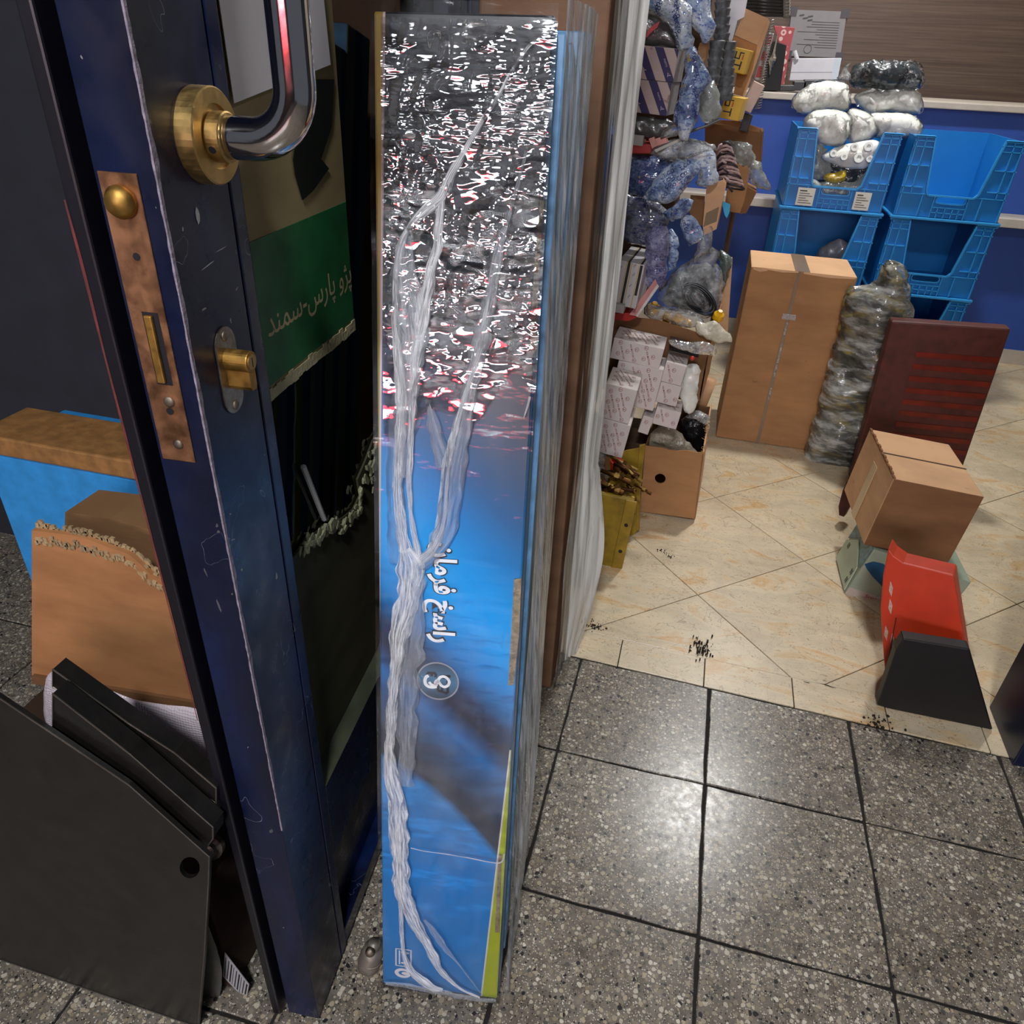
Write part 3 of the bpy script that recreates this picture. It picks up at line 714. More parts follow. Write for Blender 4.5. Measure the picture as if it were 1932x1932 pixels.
MB().prism([atY(x, y, YC - 0.005) for x, y in bo], (0, 0.01, 0)).build('bottom_flap', cardboard('flap_board', '#6d4d33', .2), tcb)
t = NT('bubble_wrap'); vz = t.vor(t.pos((1, 1, 1)), 240, rnd=0.15)
t.base(c('#d6c8d0')); t.p(Roughness=0.3); t.bump(vz, 0.5, 0.003); M_BUB = t.m
mb = pillow([atY(x, y, -0.475) for x, y in [(100, 1265), (250, 1318), (400, 1345), (425, 1400), (425, 1520), (380, 1510), (250, 1440), (100, 1390)]], 0.012, (0, -1, 0.0), h=0.01, crumple=0.002, seed=4)
tag(mb.build('bubble_wrap', M_BUB, smooth=True), 'white bubble wrap under the brown carton left of the door', 'wrap')
# dark steel parts leaning at lower left
M_STEEL = plain('dark_painted_steel', '#171513', 0.38, var=0.35, scale=30, bump=.08, bscale=200)
M_STEELE = plain('bright_steel_edge', '#5d574f', 0.4, metal=.6, var=.3)
def plate(name, pxs, Y, dy, label, cat, hole=None, parent=None):
    P_ = [atY(x, y, Y) for x, y in pxs]
    for q_ in P_: q_.z = max(q_.z, 0.002)
    th_ = thing(name, label, cat, tuple(V((sum(p.x for p in P_) / len(P_), Y, min(p.z for p in P_)))))
    if hole:
        hx, hy, hr = hole; m = 24
        ring = [atY(hx + math.cos(a * 6.2832 / m) * hr * .95, hy + math.sin(a * 6.2832 / m) * hr, Y) for a in range(m)]
        bm_ = MB(); pr = [V((p.x, p.z)) for p in P_] ; rr = [V((p.x, p.z)) for p in ring]
        n1, n2 = len(pr), len(rr)
        vs, es_, fs, *_ = delaunay_2d_cdt(pr + rr, [(i, (i + 1) % n1) for i in range(n1)] + [(n1 + i, n1 + (i + 1) % n2) for i in range(n2)], [], 0, 1e-6)
        hc = sum(rr, V((0, 0))) / n2; hR = (rr[0] - hc).length * 0.985
        def inpoly(p, poly=None):
            r = False; poly = poly or pr
            for i in range(len(poly)):
                a, b = poly[i], poly[i - 1]
                if (a.y > p.y) != (b.y > p.y) and p.x < (b.x - a.x) * (p.y - a.y) / (b.y - a.y) + a.x: r = not r
            return r
        for f in fs:
            cc = sum((vs[i] for i in f), V((0, 0))) / len(f)
            if inpoly(cc, rr) or not inpoly(cc): continue
            bm_.prism([V((vs[i].x, Y, vs[i].y)) for i in f], (0, dy, 0))
        bm_.build('plate', M_STEEL, th_)
        for i in range(m): pass
        mbr = MB()
        for i in range(m):
            a, b = ring[i], ring[(i + 1) % m]; mbr.face([a, b, b + V((0, dy, 0)), a + V((0, dy, 0))])
        mbr.build('hole_rim', M_STEELE, th_)
    else:
        MB().prism(P_, (0, dy, 0)).build('plate', M_STEEL, th_)
    mbe = MB()
    for i in range(len(P_)):
        a, b = P_[i], P_[(i + 1) % len(P_)]
        d_ = (b - a)
        if d_.length > 0.02: mbe.tube([a + V((0, -.0004, 0)), b + V((0, -.0004, 0))], 0.0009, 5)
    mbe.build('bright_edge', M_STEELE, th_, label='bare bright edge of the sheet')
    return th_
plate('steel_sheet', [(-40, 1290), (243, 1480), (395, 1616), (394, 1660), (386, 1800), (393, 1990), (-40, 1990)], -0.645, 0.005, 'dark steel panel with one round hole standing lower left', 'metal panel', hole=(358, 1637, 20))
plate('steel_bar', [(100, 1308), (243, 1420), (402, 1560), (402, 1582), (380, 1612), (100, 1392)], -0.632, 0.02, 'dark steel bar with a bright edge behind the holed panel', 'bar')
plate('steel_bar', [(100, 1262), (243, 1364), (330, 1420), (408, 1486), (408, 1515), (243, 1400), (100, 1295)], -0.608, 0.018, 'dark steel bar just below the bubble wrap', 'bar')
mb = MB().lathe(atY(398, 1592, -0.611), (0.2, -1, 0.3), [(0.017, 0), (0.017, 0.008), (0.011, 0.009), (0.01, 0.014), (0.006, 0.015)], 20)
tag(mb.build('steel_bushing', plain('grey_oily_steel', '#4a463e', 0.4, metal=.4, var=.3)), 'oily steel bushing behind the holed panel corner', 'bushing')
mb = pillow([atY(x, y, -0.60) for x, y in [(380, 1740), (404, 1775), (418, 1830), (415, 1880), (400, 1910), (375, 1910)]], 0.006, (0, -1, 0), h=.008, crumple=.001)
tag(mb.build('rubber_sheet', plain('grey_rubber', '#5c5e55', .6), smooth=True), 'curled grey sheet wedged behind the holed steel panel', 'sheet')
# ------------------------------------------------------------------ the film-wrapped bundle of tall blue boxes
AX = (-ray(752, 5069)).normalized()
FL, FR = atZ(722, 1855, 0.016), atZ(938, 1888, 0.016)
BU = FR - FL; BW = BU.length
BU = (BU - AX * BU.dot(AX)).normalized(); BN = BU.cross(AX); BH = 1.262; BT = 0.07
HB = V((-BN.x, -BN.y, 0)).normalized() * (BT / math.sqrt(BN.x ** 2 + BN.y ** 2) + 0.001)
def bf(x, v, off=0.0): return FL + BU * (x * BW) + AX * v + BN * off
def bpx(px, py, off=0.0): return onplane(px, py, FL + BN * off, BN)
t = NT('blue_box_print')
uvn = t.n('UVMap'); sp = t.n('SeparateXYZ'); t.set(sp, 0, uvn.outputs[0])
X = t.math('DIVIDE', sp.outputs[0], BW); Vv = sp.outputs[1]
xx = t.math('MULTIPLY', X, X)
arc = t.math('SUBTRACT', t.math('SUBTRACT', 0.408, t.math('MULTIPLY', X, 0.07)), t.math('MULTIPLY', xx, 0.088))
d1 = t.math('SUBTRACT', Vv, arc)
d2 = t.math('SUBTRACT', Vv, t.math('SUBTRACT', 0.605, t.math('MULTIPLY', X, 0.16)))
def R01(v): return (v + 0.25) / 1.0
up = t.ramp(t.math('ADD', d2, 0.25), [(R01(a), c(h)) for a, h in [(-.22, '#343a45'), (-.15, '#333d4a'), (-.10, '#2a4f78'), (-.06, '#2466a2'), (-.045, '#225080'), (-.02, '#16283f'), (.012, '#12375c'), (.06, '#047cc2'), (.12, '#009ae2'), (.18, '#0092d8'), (.24, '#0a78ba'), (.29, '#1d5f92'), (.35, '#2b4f70'), (.41, '#2f3f50'), (.47, '#252c38'), (.54, '#171a24'), (.70, '#101118')]])
low = t.ramp(Vv, [(0.0, c('#3a83c2')), (0.2, c('#1f86d2')), (0.34, c('#3a86c6'))])
m1 = t.ramp(t.math('ADD', t.math('MULTIPLY', d1, 60), 0.5), [(0, (0, 0, 0)), (1, (1, 1, 1))])
col = t.mix(m1, low, up)
# lime wedges with a white keyline, bottom right and top left
xl = t.math('ADD', 0.868, t.math('MULTIPLY', Vv, 0.29))
inl = t.math('GREATER_THAN', X, xl); inw = t.math('GREATER_THAN', X, t.math('SUBTRACT', xl, 0.013))
lowv = t.math('LESS_THAN', Vv, 0.44)
col = t.mix(t.math('MULTIPLY', inw, lowv), col, c('#d8d8d2')); col = t.mix(t.math('MULTIPLY', inl, lowv), col, c('#a9b926'))
xr = t.math('MULTIPLY', t.math('SUBTRACT', Vv, 0.74), 0.10)
col = t.mix(t.math('LESS_THAN', X, t.math('ADD', xr, 0.014)), col, c('#c9b3b4')); col = t.mix(t.math('LESS_THAN', X, xr), col, t.ramp(Vv, [(0.8, c('#8f9c2a')), (1.0, c('#9a7d34'))]))  # warm light painted as gold into the top of the left wedge
t.base(col); t.p(Roughness=0.35); M_PRINT = t.m
def sideprint(name, stops):
    t = NT(name); u = t.n('UVMap'); s_ = t.n('SeparateXYZ'); t.set(s_, 0, u.outputs[0])
    f = t.math('ADD', t.math('DIVIDE', s_.outputs[0], BT), t.math('MULTIPLY', t.noise(t.pos((0, 0, 1.5)), 2, 2), 0.08))
    t.base(t.ramp(f, [(p, c(h)) for p, h in stops], 'CONSTANT')); t.p(Roughness=0.45); return t.m
SP = [sideprint('side_print_a', [(0, '#1a6fae'), (0.3, '#7fa7c4'), (0.62, '#b4bd52'), (0.72, '#5d93c0')]), sideprint('side_print_b', [(0, '#8fb0c8'), (0.35, '#c6c9b8'), (0.5, '#3b7fb8'), (0.8, '#a9b34a')]),
      sideprint('side_print_c', [(0, '#4c86b5'), (0.25, '#b7bfc0'), (0.6, '#2b6ba6'), (0.85, '#8fa14c')]), sideprint('side_print_d', [(0, '#7b8fa0'), (0.4, '#3b6e9d'), (0.7, '#a2a98f')])]
M_EDGE = plain('pale_blue_board', '#5f8fb8', 0.45, var=.3, scale=40)
M_NAVYTOP = plain('navy_board', '#10151f', 0.5, var=.2)
bun = thing('carton_bundle', 'tall blue printed carton bundle wrapped in crumpled clear stretch film', 'carton bundle', tuple((FL + FR) / 2))
boxes = []
for i in range(4):
    o = FL + HB * i + BU * (0.0, -0.006, 0.002, -0.004)[i]
    h = BH + (0, -0.012, -0.02, -0.006)[i]; w = BW + (0, 0.008, -0.002, 0.006)[i]
    AXi = (AX + BU * 0.005 * i).normalized()
    bx = MB().box(o, BU * w, -BN * BT, AXi * h, (0 if i == 0 else 3, 1, 1, 1, 2, 2)).build('flat_carton', [M_PRINT, SP[i], M_NAVYTOP, M_EDGE], bun, bevel=0.0025)
    boxes.append(bx)
front = boxes[0]; front['label'] = 'front carton with blue print, emblem and lime wedges'
M_WHITE = plain('white_ink', '#e8ecee', 0.45, var=.03); M_DKINK = plain('dark_ink', '#10161f', 0.45, var=.1); M_GREYINK = plain('grey_ink', '#8b9299', 0.45, var=.1)
# lettering reads from the bottom upwards: line direction is down the face, letter tops point right
tb = '\uFEE5\uFE8E\uFEE3\uFEAE\uFED3 \uFEA6\uFEB3\uFE8D\uFEAD'
ptop, pbot = bpx(828, 1022, 0.0008), bpx(832, 1212, 0.0008)
ln = (pbot - ptop)
text_mb(tb, ptop - BU * 0.004 + AX * 0, -AX, BU, 0.036, 0.0004, fit=ln.length, thick=0.07).build('lettering', M_DKINK, front, recalc=False)
text_mb(tb, ptop - BU * 0.004 + AX * 0, -AX, BU, 0.036, 0.0009, fit=ln.length, thick=0.032).build('lettering', M_WHITE, front, recalc=False)
# round emblem
ec = bpx(826, 1285, 0.0006); er = 0.0265
def disc(cen, r, off, k=1.0, m=40): return [cen + BU * math.cos(a * 6.2832 / m) * r + AX * math.sin(a * 6.2832 / m) * r * k + BN * off for a in range(m)]
def ringmb(cen, r0, r1, off, m=48):
    mb = MB(); A, B = disc(cen, r0, off, m=m), disc(cen, r1, off, m=m)
    for i in range(m): j = (i + 1) % m; mb.face([A[i], A[j], B[j], B[i]])
    return mb
t = NT('emblem_disc'); pz = t.n('UVMap'); s_ = t.n('SeparateXYZ'); t.set(s_, 0, pz.outputs[0])
t.base(t.ramp(t.math('ADD', t.math('MULTIPLY', s_.outputs[1], 12.0), 0.5), [(0.15, c('#1c2733')), (0.5, c('#3a7396')), (0.85, c('#1d2c3c'))])); t.p(Roughness=.4)
em = MB(); em.face(disc(ec, er, 0), [(math.cos(a * 6.2832 / 40) * er, math.sin(a * 6.2832 / 40) * er) for a in range(40)])
em.build('emblem', t.m, front, recalc=False, label='dark round emblem with a white looping figure')
merge(ringmb(ec, er * 0.955, er, 0.0002), ringmb(ec, er * 1.0, er * 1.03, 0.0002)).build('emblem_ring', M_GREYINK, front, recalc=False)
def stroke(pts, w, off, closed=False):
    mb = MB(); n = len(pts)
    P_ = [ec + BU * x * er + AX * y * er + BN * off for x, y in pts]; Lp = []
    for i in range(n):
        a, b = P_[max(i - 1, 0)], P_[min(i + 1, n - 1)]; tt = (b - a).normalized(); sd = tt.cross(BN).normalized()
        ww = w[i] if isinstance(w, list) else w
        Lp.append((P_[i] - sd * ww * er / 2, P_[i] + sd * ww * er / 2))
    for a, b in zip(Lp, Lp[1:]): mb.face([a[0], a[1], b[1], b[0]])
    return mb
# two blocky dark letters behind, then the white looped figure lying on its side
mb = MB()
for pts in ([(-.5, .42), (-.1, .42)], [(-.5, .42), (-.5, .2)], [(-.3, .42), (-.3, .24)], [(-.1, .42), (-.1, .2)], [(.02, -.12), (.02, -.5)], [(.02, -.5), (.5, -.62)], [(.22, -.2), (.22, -.55)], [(.48, .1), (.5, -.6)], [(.1, .3), (.62, .34)], [(.3, .34), (.3, .15)], [(.5, .4), (.5, .2)]): merge(mb, stroke(pts, 0.13, 0.0005))
mb.build('emblem_letters', M_DKINK, front, recalc=False)
loop = [(-.05, -.28), (-.2, -.34), (-.42, -.34), (-.58, -.22), (-.62, -.02), (-.56, .18), (-.44, .26)]
lo2 = [(-.42, -.08), (-.3, -.2), (-.16, -.22), (-.02, -.1), (.04, .1), (.12, .24), (.28, .3), (.46, .22), (.56, .04), (.5, -.16), (.34, -.26), (.18, -.2), (.08, -.06), (-.02, .06), (-.12, -.1), (-.05, -.28)]
def smoothp(p, k=4):
    out = []
    for i in range(len(p) - 1):
        p0, p1, p2, p3 = p[max(i - 1, 0)], p[i], p[i + 1], p[min(i + 2, len(p) - 1)]
        for j in range(k):
            s = j / k; out.append(tuple(0.5 * (2 * p1[q] + (p2[q] - p0[q]) * s + (2 * p0[q] - 5 * p1[q] + 4 * p2[q] - p3[q]) * s * s + (3 * p1[q] - p0[q] - 3 * p2[q] + p3[q]) * s ** 3) for q in (0, 1)))
    out.append(p[-1]); return out
merge(stroke(smoothp(loop), 0.16, 0.0008), stroke(smoothp(lo2), 0.14, 0.0009)).build('emblem_figure', M_WHITE, front, recalc=False)
# handling symbols at the foot
def fq(x0, x1, v0, v1, off): return [bf(x0, v0, off), bf(x1, v0, off), bf(x1, v1, off), bf(x0, v1, off)]
c0 = bpx(746, 1821); x0 = (c0 - FL).dot(BU) / BW; v0 = (c0 - FL).dot(AX); c1 = bpx(777, 1792); x1 = (c1 - FL).dot(BU) / BW; v1 = (c1 - FL).dot(AX)
mb = MB(); e = 0.012; g = 0.0016
for a, b, cc_, d in ((x0, x1, v0, v0 + g), (x0, x1, v1 - g, v1), (x0, x0 + e, v0, v1), (x1 - e, x1, v0, v1), (x0 + .03, x0 + .042, v0 + .004, v1 - .004), (x0 + .05, x1 - .05, v0 + .006, v0 + .0085), (x0 + .05, x1 - .05, v1 - .0085, v1 - .006)): mb.face(fq(a, b, cc_, d, 0.0006))
for vv in (v0 + .00725, v1 - .00725): mb.face([bf(x1 - .055, vv - .004, .0006), bf(x1 - .02, vv, .0006), bf(x1 - .055, vv + .004, .0006)])
mb.build('arrow_symbol', M_WHITE, front, recalc=False)
gc = bpx(760, 1836, 0.0006)
mb = MB()
A = disc(gc, 0.0125, 0, 0.75, 30); B = disc(gc + BU * 0.001, 0.0075, 0.0, 0.6, 30)
for i in range(30): mb.face([A[i], A[(i + 1) % 30], B[(i + 1) % 30], B[i]])
mb.face(disc(gc + BU * 0.004, 0.006, 0.0001, 0.5, 16))
mb.build('glass_symbol', M_WHITE, front, recalc=False)
# torn hand slots showing the corrugated board at the right edge
M_CORR = plain('corrugated_edge', '#8c7f68', 0.9, var=.35, scale=120, bump=.6, bscale=260)
for pxs in ([(1019, 378), (1027, 378), (1017, 520), (1011, 662), (1000, 664), (1007, 520)], [(970, 1092), (984, 1090), (980, 1190), (970, 1290), (959, 1292), (965, 1190)], [(941, 1612), (947, 1612), (944, 1690), (942, 1758), (934, 1756), (937, 1690)]):
    P_ = [bpx(x, y, 0.0004) for x, y in pxs]
    MB().prism(P_, BN * 0.0022).build('torn_slot', M_CORR, front, label='strip of bare corrugated board at the carton edge')
    Q_ = [p.lerp(P_[(i + 1) % 6], 0.35) for i, p in enumerate(P_)]
# --- stretch film
M_FILM = film('stretch_film', haze=(0.0, 0.12), ramp=(0.42, 0.8), scale=(16, 16, 3.2), nscale=1.0, rough=0.10, gloss=0.4, bstr=0.55, bdist=0.006, bsc=(9, 9, 26))
M_FILMW = film('crumpled_film', mod=True, haze=(0.03, 0.2), ramp=(0.45, 0.8), scale=(40, 40, 120), nscale=1.0, rough=0.05, gloss=1.5, bstr=1.0, bdist=0.0045, bdet=1, bsc=(45, 45, 190), tint='#d7dbe4', ior=1.9)
M_ROPE = film('film_rope', haze=(0.22, 0.98), ramp=(0.38, 0.60), scale=(12, 26, 1), src='uv', nscale=1.0, rough=0.2, gloss=0.4, bstr=1.0, bdist=0.003, tint='#f0f3f6')
M_VEIL = film('film_veil', haze=(0.10, 0.55), ramp=(0.35, 0.8), scale=(7, 14, 1), src='uv', nscale=1.0, rough=0.2, gloss=0.4, bstr=0.8, bdist=0.003, tint='#dfe6ee')
M_SIDE = film('side_film', haze=(0.10, 0.95), ramp=(0.40, 0.64), scale=(70, 70, 1.6), nscale=1.0, rough=0.22, gloss=0.35, bstr=1.0, bdist=0.004, tint='#e9edef', bsc=(90, 90, 3))
def film_front(u, v):
    x = -0.02 + 1.04 * u; h = -0.004 + (BH + 0.012) * v
    w = bf(x, h, 0.004); q = V((x * 3, h * 16, 0))
    amp = 0.0022 if h > 0.92 else 0.0010
    return w + BN * (noise.noise(q) * amp + noise.noise(q * 2.7 + V((9, 2, 1))) * amp * .6 + 0.001)
MB().grid(film_front, 40, 230).build('film_sheet', M_FILM, bun, smooth=True, recalc=False)
def film_top(u, v):
    x = 0.05 + 0.97 * u; h = 0.88 + 0.375 * v + (1 - v) * 0.05 * noise.noise(V((x * 4, 1, 1)))
    q = V((x * 5, h * 60, 3)); k = min(1, v * 3) * min(1, (1 - v) * 8)
    # the crumpled layer hangs lower towards the right
    return bf(x, h - (1 - v) * 0.06 * (0.5 - x), 0.0065) + BN * (noise.noise(q) * 0.002 + abs(noise.noise(V((x * 9 + h * 6, h * 22 - x * 5, 7)))) * 0.003) * (0.4 + .6 * k)
MB().grid(film_top, 70, 200).build('crumpled_film', M_FILMW, bun, smooth=True, recalc=False, label='tightly rippled film over the dark upper carton')
def rope(pts, mat, name='film_rope', lift=0.006, wob=0.0016, seed=0, k=7):
    P2 = []
    for i in range(len(pts) - 1):
        p0, p1, p2, p3 = pts[max(i - 1, 0)], pts[i], pts[i + 1], pts[min(i + 2, len(pts) - 1)]
        for j in range(k):
            s = j / k; P2.append([0.5 * (2 * p1[q] + (p2[q] - p0[q]) * s + (2 * p0[q] - 5 * p1[q] + 4 * p2[q] - p3[q]) * s * s + (3 * p1[q] - p0[q] - 3 * p2[q] + p3[q]) * s ** 3) for q in (0, 1, 2)])
    P2.append(list(pts[-1]))
    C_ = [bpx(x, y, lift) for x, y, w in P2]; n = len(C_); rows = []; acc = 0; nu = 8
    for i in range(n):
        if i: acc += (C_[i] - C_[i - 1]).length
        tt = (C_[min(i + 1, n - 1)] - C_[max(i - 1, 0)]).normalized(); sd = tt.cross(BN).normalized()
        wpx = max(0.8, P2[i][2]); w = (bpx(P2[i][0] + wpx, P2[i][1], lift) - C_[i]).length
        row = []
        for j in range(nu + 1):
            f = j / nu * 2 - 1; nz = noise.noise(V((f * 4 + seed * 5, acc * 60, seed)))
            row.append((C_[i] + sd * (f * w * (1 + 0.5 * noise.noise(V((seed, acc * 50, f * 2))))) + BN * (math.sqrt(max(0, 1 - f * f)) * min(0.005, w * 0.5) + nz * wob), (j / nu + seed * .37, acc)))
        rows.append(row)
    mb = MB()
    for a, b in zip(rows, rows[1:]):
        for j in range(nu): mb.face([a[j][0], a[j + 1][0], b[j + 1][0], b[j][0]], [a[j][1], a[j + 1][1], b[j + 1][1], b[j][1]])
    bm_o = mb.build(name, mat, bun, smooth=True, recalc=False)
    return bm_o
rope([(1040, 56, 2), (1000, 85, 3), (965, 135, 3), (935, 190, 4), (905, 235, 5), (875, 290, 7), (848, 335, 9), (832, 372, 12), (805, 395, 10), (775, 425, 7), (756, 465, 7), (748, 520, 7), (746, 600, 8), (752, 680, 10), (757, 760, 11), (753, 850, 10), (751, 930, 10), (757, 990, 11), (764, 1040, 13)], M_ROPE, seed=1)
rope([(835, 360, 8), (828, 420, 9), (824, 470, 10), (812, 520, 12), (800, 580, 14), (790, 640, 12), (782, 700, 9), (778, 760, 8), (774, 850, 6), (772, 930, 5), (780, 1000, 5), (790, 1050, 8)], M_ROPE, seed=2)
rope([(772, 430, 6), (762, 500, 22), (772, 580, 34), (778, 650, 30), (772, 720, 18), (764, 800, 14), (758, 900, 10)], M_VEIL, 'film_veil', 0.0055, seed=3)
rope([(1003, 235, 2), (992, 290, 3), (976, 350, 4), (962, 400, 6), (948, 450, 9), (936, 500, 11), (925, 560, 14), (910, 630, 17), (894, 700, 17), (880, 770, 17), (868, 830, 19), (857, 890, 21), (850, 950, 21), (838, 1005, 20), (815, 1045, 16), (790, 1068, 14), (772, 1085, 14)], M_VEIL, 'film_veil', 0.006, seed=4)
rope([(936, 500, 3), (915, 590, 4), (905, 660, 5), (880, 740, 5), (862, 800, 6), (853, 830, 8), (848, 860, 4), (842, 930, 3), (836, 990, 4), (815, 1040, 8), (785, 1060, 10)], M_ROPE, seed=5)
rope([(1030, 120, 1.5), (1003, 140, 2), (985, 170, 2), (972, 212, 2), (950, 240, 3), (938, 275, 2), (930, 310, 2), (915, 340, 2)], M_VEIL, seed=6)
rope([(850, 832, 3), (838, 870, 3), (832, 930, 3), (826, 985, 4), (818, 1035, 5)], M_ROPE, seed=7)
rope([(764, 1035, 12), (775, 1065, 26), (772, 1110, 22), (764, 1150, 22), (752, 1200, 18), (748, 1250, 12), (742, 1300, 10), (738, 1360, 10), (735, 1410, 10), (738, 1460, 14), (748, 1510, 17), (752, 1570, 18), (756, 1640, 16), (762, 1690, 16), (780, 1735, 12), (800, 1770, 10), (818, 1805, 9), (835, 1835, 6), (868, 1865, 3), (905, 1882, 2)], M_ROPE, seed=8)
rope([(778, 1085, 22), (785, 1140, 16), (778, 1200, 24), (770, 1270, 22), (768, 1350, 20), (768, 1420, 16), (766, 1480, 14)], M_VEIL, 'film_veil', 0.0055, seed=9)
rope([(750, 1560, 6), (752, 1630, 6), (756, 1700, 5), (758, 1760, 4), (762, 1800, 4), (772, 1825, 7), (790, 1845, 9), (815, 1862, 8), (835, 1868, 4)], M_ROPE, seed=10)
rope([(775, 1600, 1), (800, 1606, 1), (830, 1610, 1), (880, 1618, 1), (920, 1626, 1), (945, 1627, 1.5), (952, 1610, 1.5)], M_ROPE, seed=11, wob=0)
rope([(1000, 748, 2), (994, 770, 2), (988, 790, 1)], M_ROPE, seed=12)
rope([(790, 715, 1.5), (808, 760, 5), (825, 830, 14), (838, 880, 16)], M_VEIL, 'film_veil', 0.0052, seed=13)
rope([(800, 1735, 3), (822, 1762, 7), (840, 1790, 6), (862, 1815, 2), (885, 1845, 1.5), (908, 1875, 1)], M_VEIL, seed=14)
M_HAZE = film('film_haze', haze=(0.05, 0.30), ramp=(0.3, 0.75), scale=(3, 9, 1), src='uv', nscale=1.0, rough=0.25, gloss=0.3, bstr=0.5, bdist=0.003, tint='#c3cad2')
rope([(770, 640, 20), (765, 760, 30), (750, 860, 22), (745, 960, 16), (750, 1060, 16)], M_HAZE, 'film_veil', 0.0046, seed=17)
rope([(727, 1855, 3), (760, 1858, 5), (800, 1866, 6), (850, 1876, 6), (905, 1886, 5), (936, 1887, 4)], M_VEIL, seed=15)
# film over the side of the bundle
TT = BT * 4 + 0.005
SD0 = FR
def film_side(u, v):
    h = -0.002 + (BH + 0.02) * v
    q = V((u * 9, h * 2.2, 0)); q2 = V((u * 30, h * 3.0, 4))
    bul = 0.006 + 0.010 * math.sin(math.pi * u) * (0.6 + 0.4 * math.sin(h * 5))
    off = bul + noise.noise(q) * 0.006 + noise.noise(q2) * 0.003
    w = SD0 + BU * 0.004 + AX * h + HB.normalized() * (0.31 * u) + BU * (max(0.0035, off) + 0.005 * 3.6 * u * h)
    return w
MB().grid(film_side, 60, 120).build('side_film', M_SIDE, bun, smooth=True, recalc=False, label='white streaked film drawn down the side of the bundle')
# ------------------------------------------------------------------ tall brown carton behind the bundle
M_TALL = cardboard('tall_brown_board', '#7d5e48', 0.25, 0.05, rough=0.5)
tl = thing('tall_carton', 'tall brown carton in clear film standing behind the blue bundle', 'carton', (-0.12, 0.22, 0))
TB = V((-0.240, 0.165, 0.001)); 
MB().box(TB, (0.19, 0.0, 0), (0.005, 0.105, 0), (-0.014, 0.03, 1.62)).build('body', M_TALL, tl, bevel=0.004)
M_TFILM = film('tall_film', haze=(0.4, 0.98), ramp=(0.3, 0.52), scale=(60, 60, 1.6), nscale=1.0, rough=0.22, gloss=0.4, bstr=1.0, bdist=0.004, tint='#e4e4de')
M_TCLEAR = film('tall_clear_film', haze=(0.01, 0.14), ramp=(0.5, 0.85), scale=(20, 20, 2.2), nscale=1.0, rough=0.14, gloss=0.55, bstr=0.7, bdist=0.005)
def tall_side(u, v):
    z = 0.004 + 1.6 * v; q = V((u * 5, z * 3, 11))
    return TB + V((0.19, 0, 0)) + V((0.005, 0.105, 0)) * (u * 1.0) + V((-0.014, 0.03, 1.6)) * v + V((0.006 + abs(noise.noise(q)) * 0.008, 0, 0))
MB().grid(tall_side, 20, 110).build('clear_film', M_TCLEAR, tl, smooth=True, recalc=False)
def tall_back(u, v):
    z = 0.004 + 1.6 * v; q = V((u * 6, z * 5, 5)); bag = 0.03 * max(0, math.sin((z - 0.02) / 0.5 * math.pi)) if z < 0.5 else 0.0
    return TB + V((0.192, 0.09, 0)) + V((-0.014, 0.03, 1.6)) * v + V((0.004 + (0.032 + bag) * u + noise.noise(q) * 0.007, 0.05 * u + noise.noise(q + V((3, 3, 3))) * 0.008, 0))
MB().grid(tall_back, 16, 130).build('bunched_film', M_TFILM, tl, smooth=True, recalc=False, label='milky bunched film along the far edge of the tall carton')
# small pipe clamp on the pavement between door and bundle
cl = thing('pipe_clamp', 'grey metal pipe clamp on the pavement between door and blue bundle', 'clamp', tuple(atZ(700, 1822)))
pc = atZ(702, 1822); M_CLAMP = plain('dull_zinc', '#7d766c', 0.45, metal=.5, var=.3, bump=.2, bscale=150)
MB().tube([pc + V((-0.004, -0.004, 0.001)), pc + V((-0.004, 0.0, 0.012)), pc + V((0, 0.004, 0.028)), pc + V((0.002, 0.008, 0.04))], [0.017, 0.018, 0.017, 0.015], 18).build('socket', M_CLAMP, cl, smooth=True)
MB().tube([pc + V((0.001, 0.005, 0.034)), pc + V((0.003, 0.01, 0.052))], [0.010, 0.009], 14).build('neck', M_CLAMP, cl, smooth=True)
MB().lathe(pc + V((0.001, -0.002, 0.046)), (0.2, -.9, .5), [(0.0075, 0), (0.0075, 0.004), (0.005, 0.007), (0.001, 0.008)], 16).build('bolt_head', M_SCREW, cl, smooth=True)
MB().tube([pc + V((0.017 * math.cos(a), 0.002 + 0.017 * math.sin(a), 0.02)) for a in [i * 6.2832 / 20 for i in range(21)]], 0.0014, 6).build('wire_ring', M_SCREW, cl, smooth=True)
# ------------------------------------------------------------------ back of the shop: desk, crates, big carton, right-hand boxes
def wY(pxs, Y): return [atY(x, y, Y) for x, y in pxs]
M_KRAFT = cardboard('kraft_board', '#a47a52', 0.16, 0.12); M_KRAFTL = cardboard('kraft_board_pale', '#c9a07a', 0.12, 0.08); M_KRAFTD = cardboard('kraft_board_dark', '#7d5a3c', 0.2, 0.08)
t = NT('packing_tape'); t.base(c('#8f7a62')); t.p(Roughness=0.18); t.set(t.b, 'Alpha', 0.75); M_TAPE = t.m
t = NT('grey_tape'); t.base(t.ramp(t.noise(t.pos((1, 1, 1)), 120, 3), [(0.4, c('#6f6b64')), (0.7, c('#b5b2ac'))])); t.p(Roughness=0.2); M_TAPEG = t.m
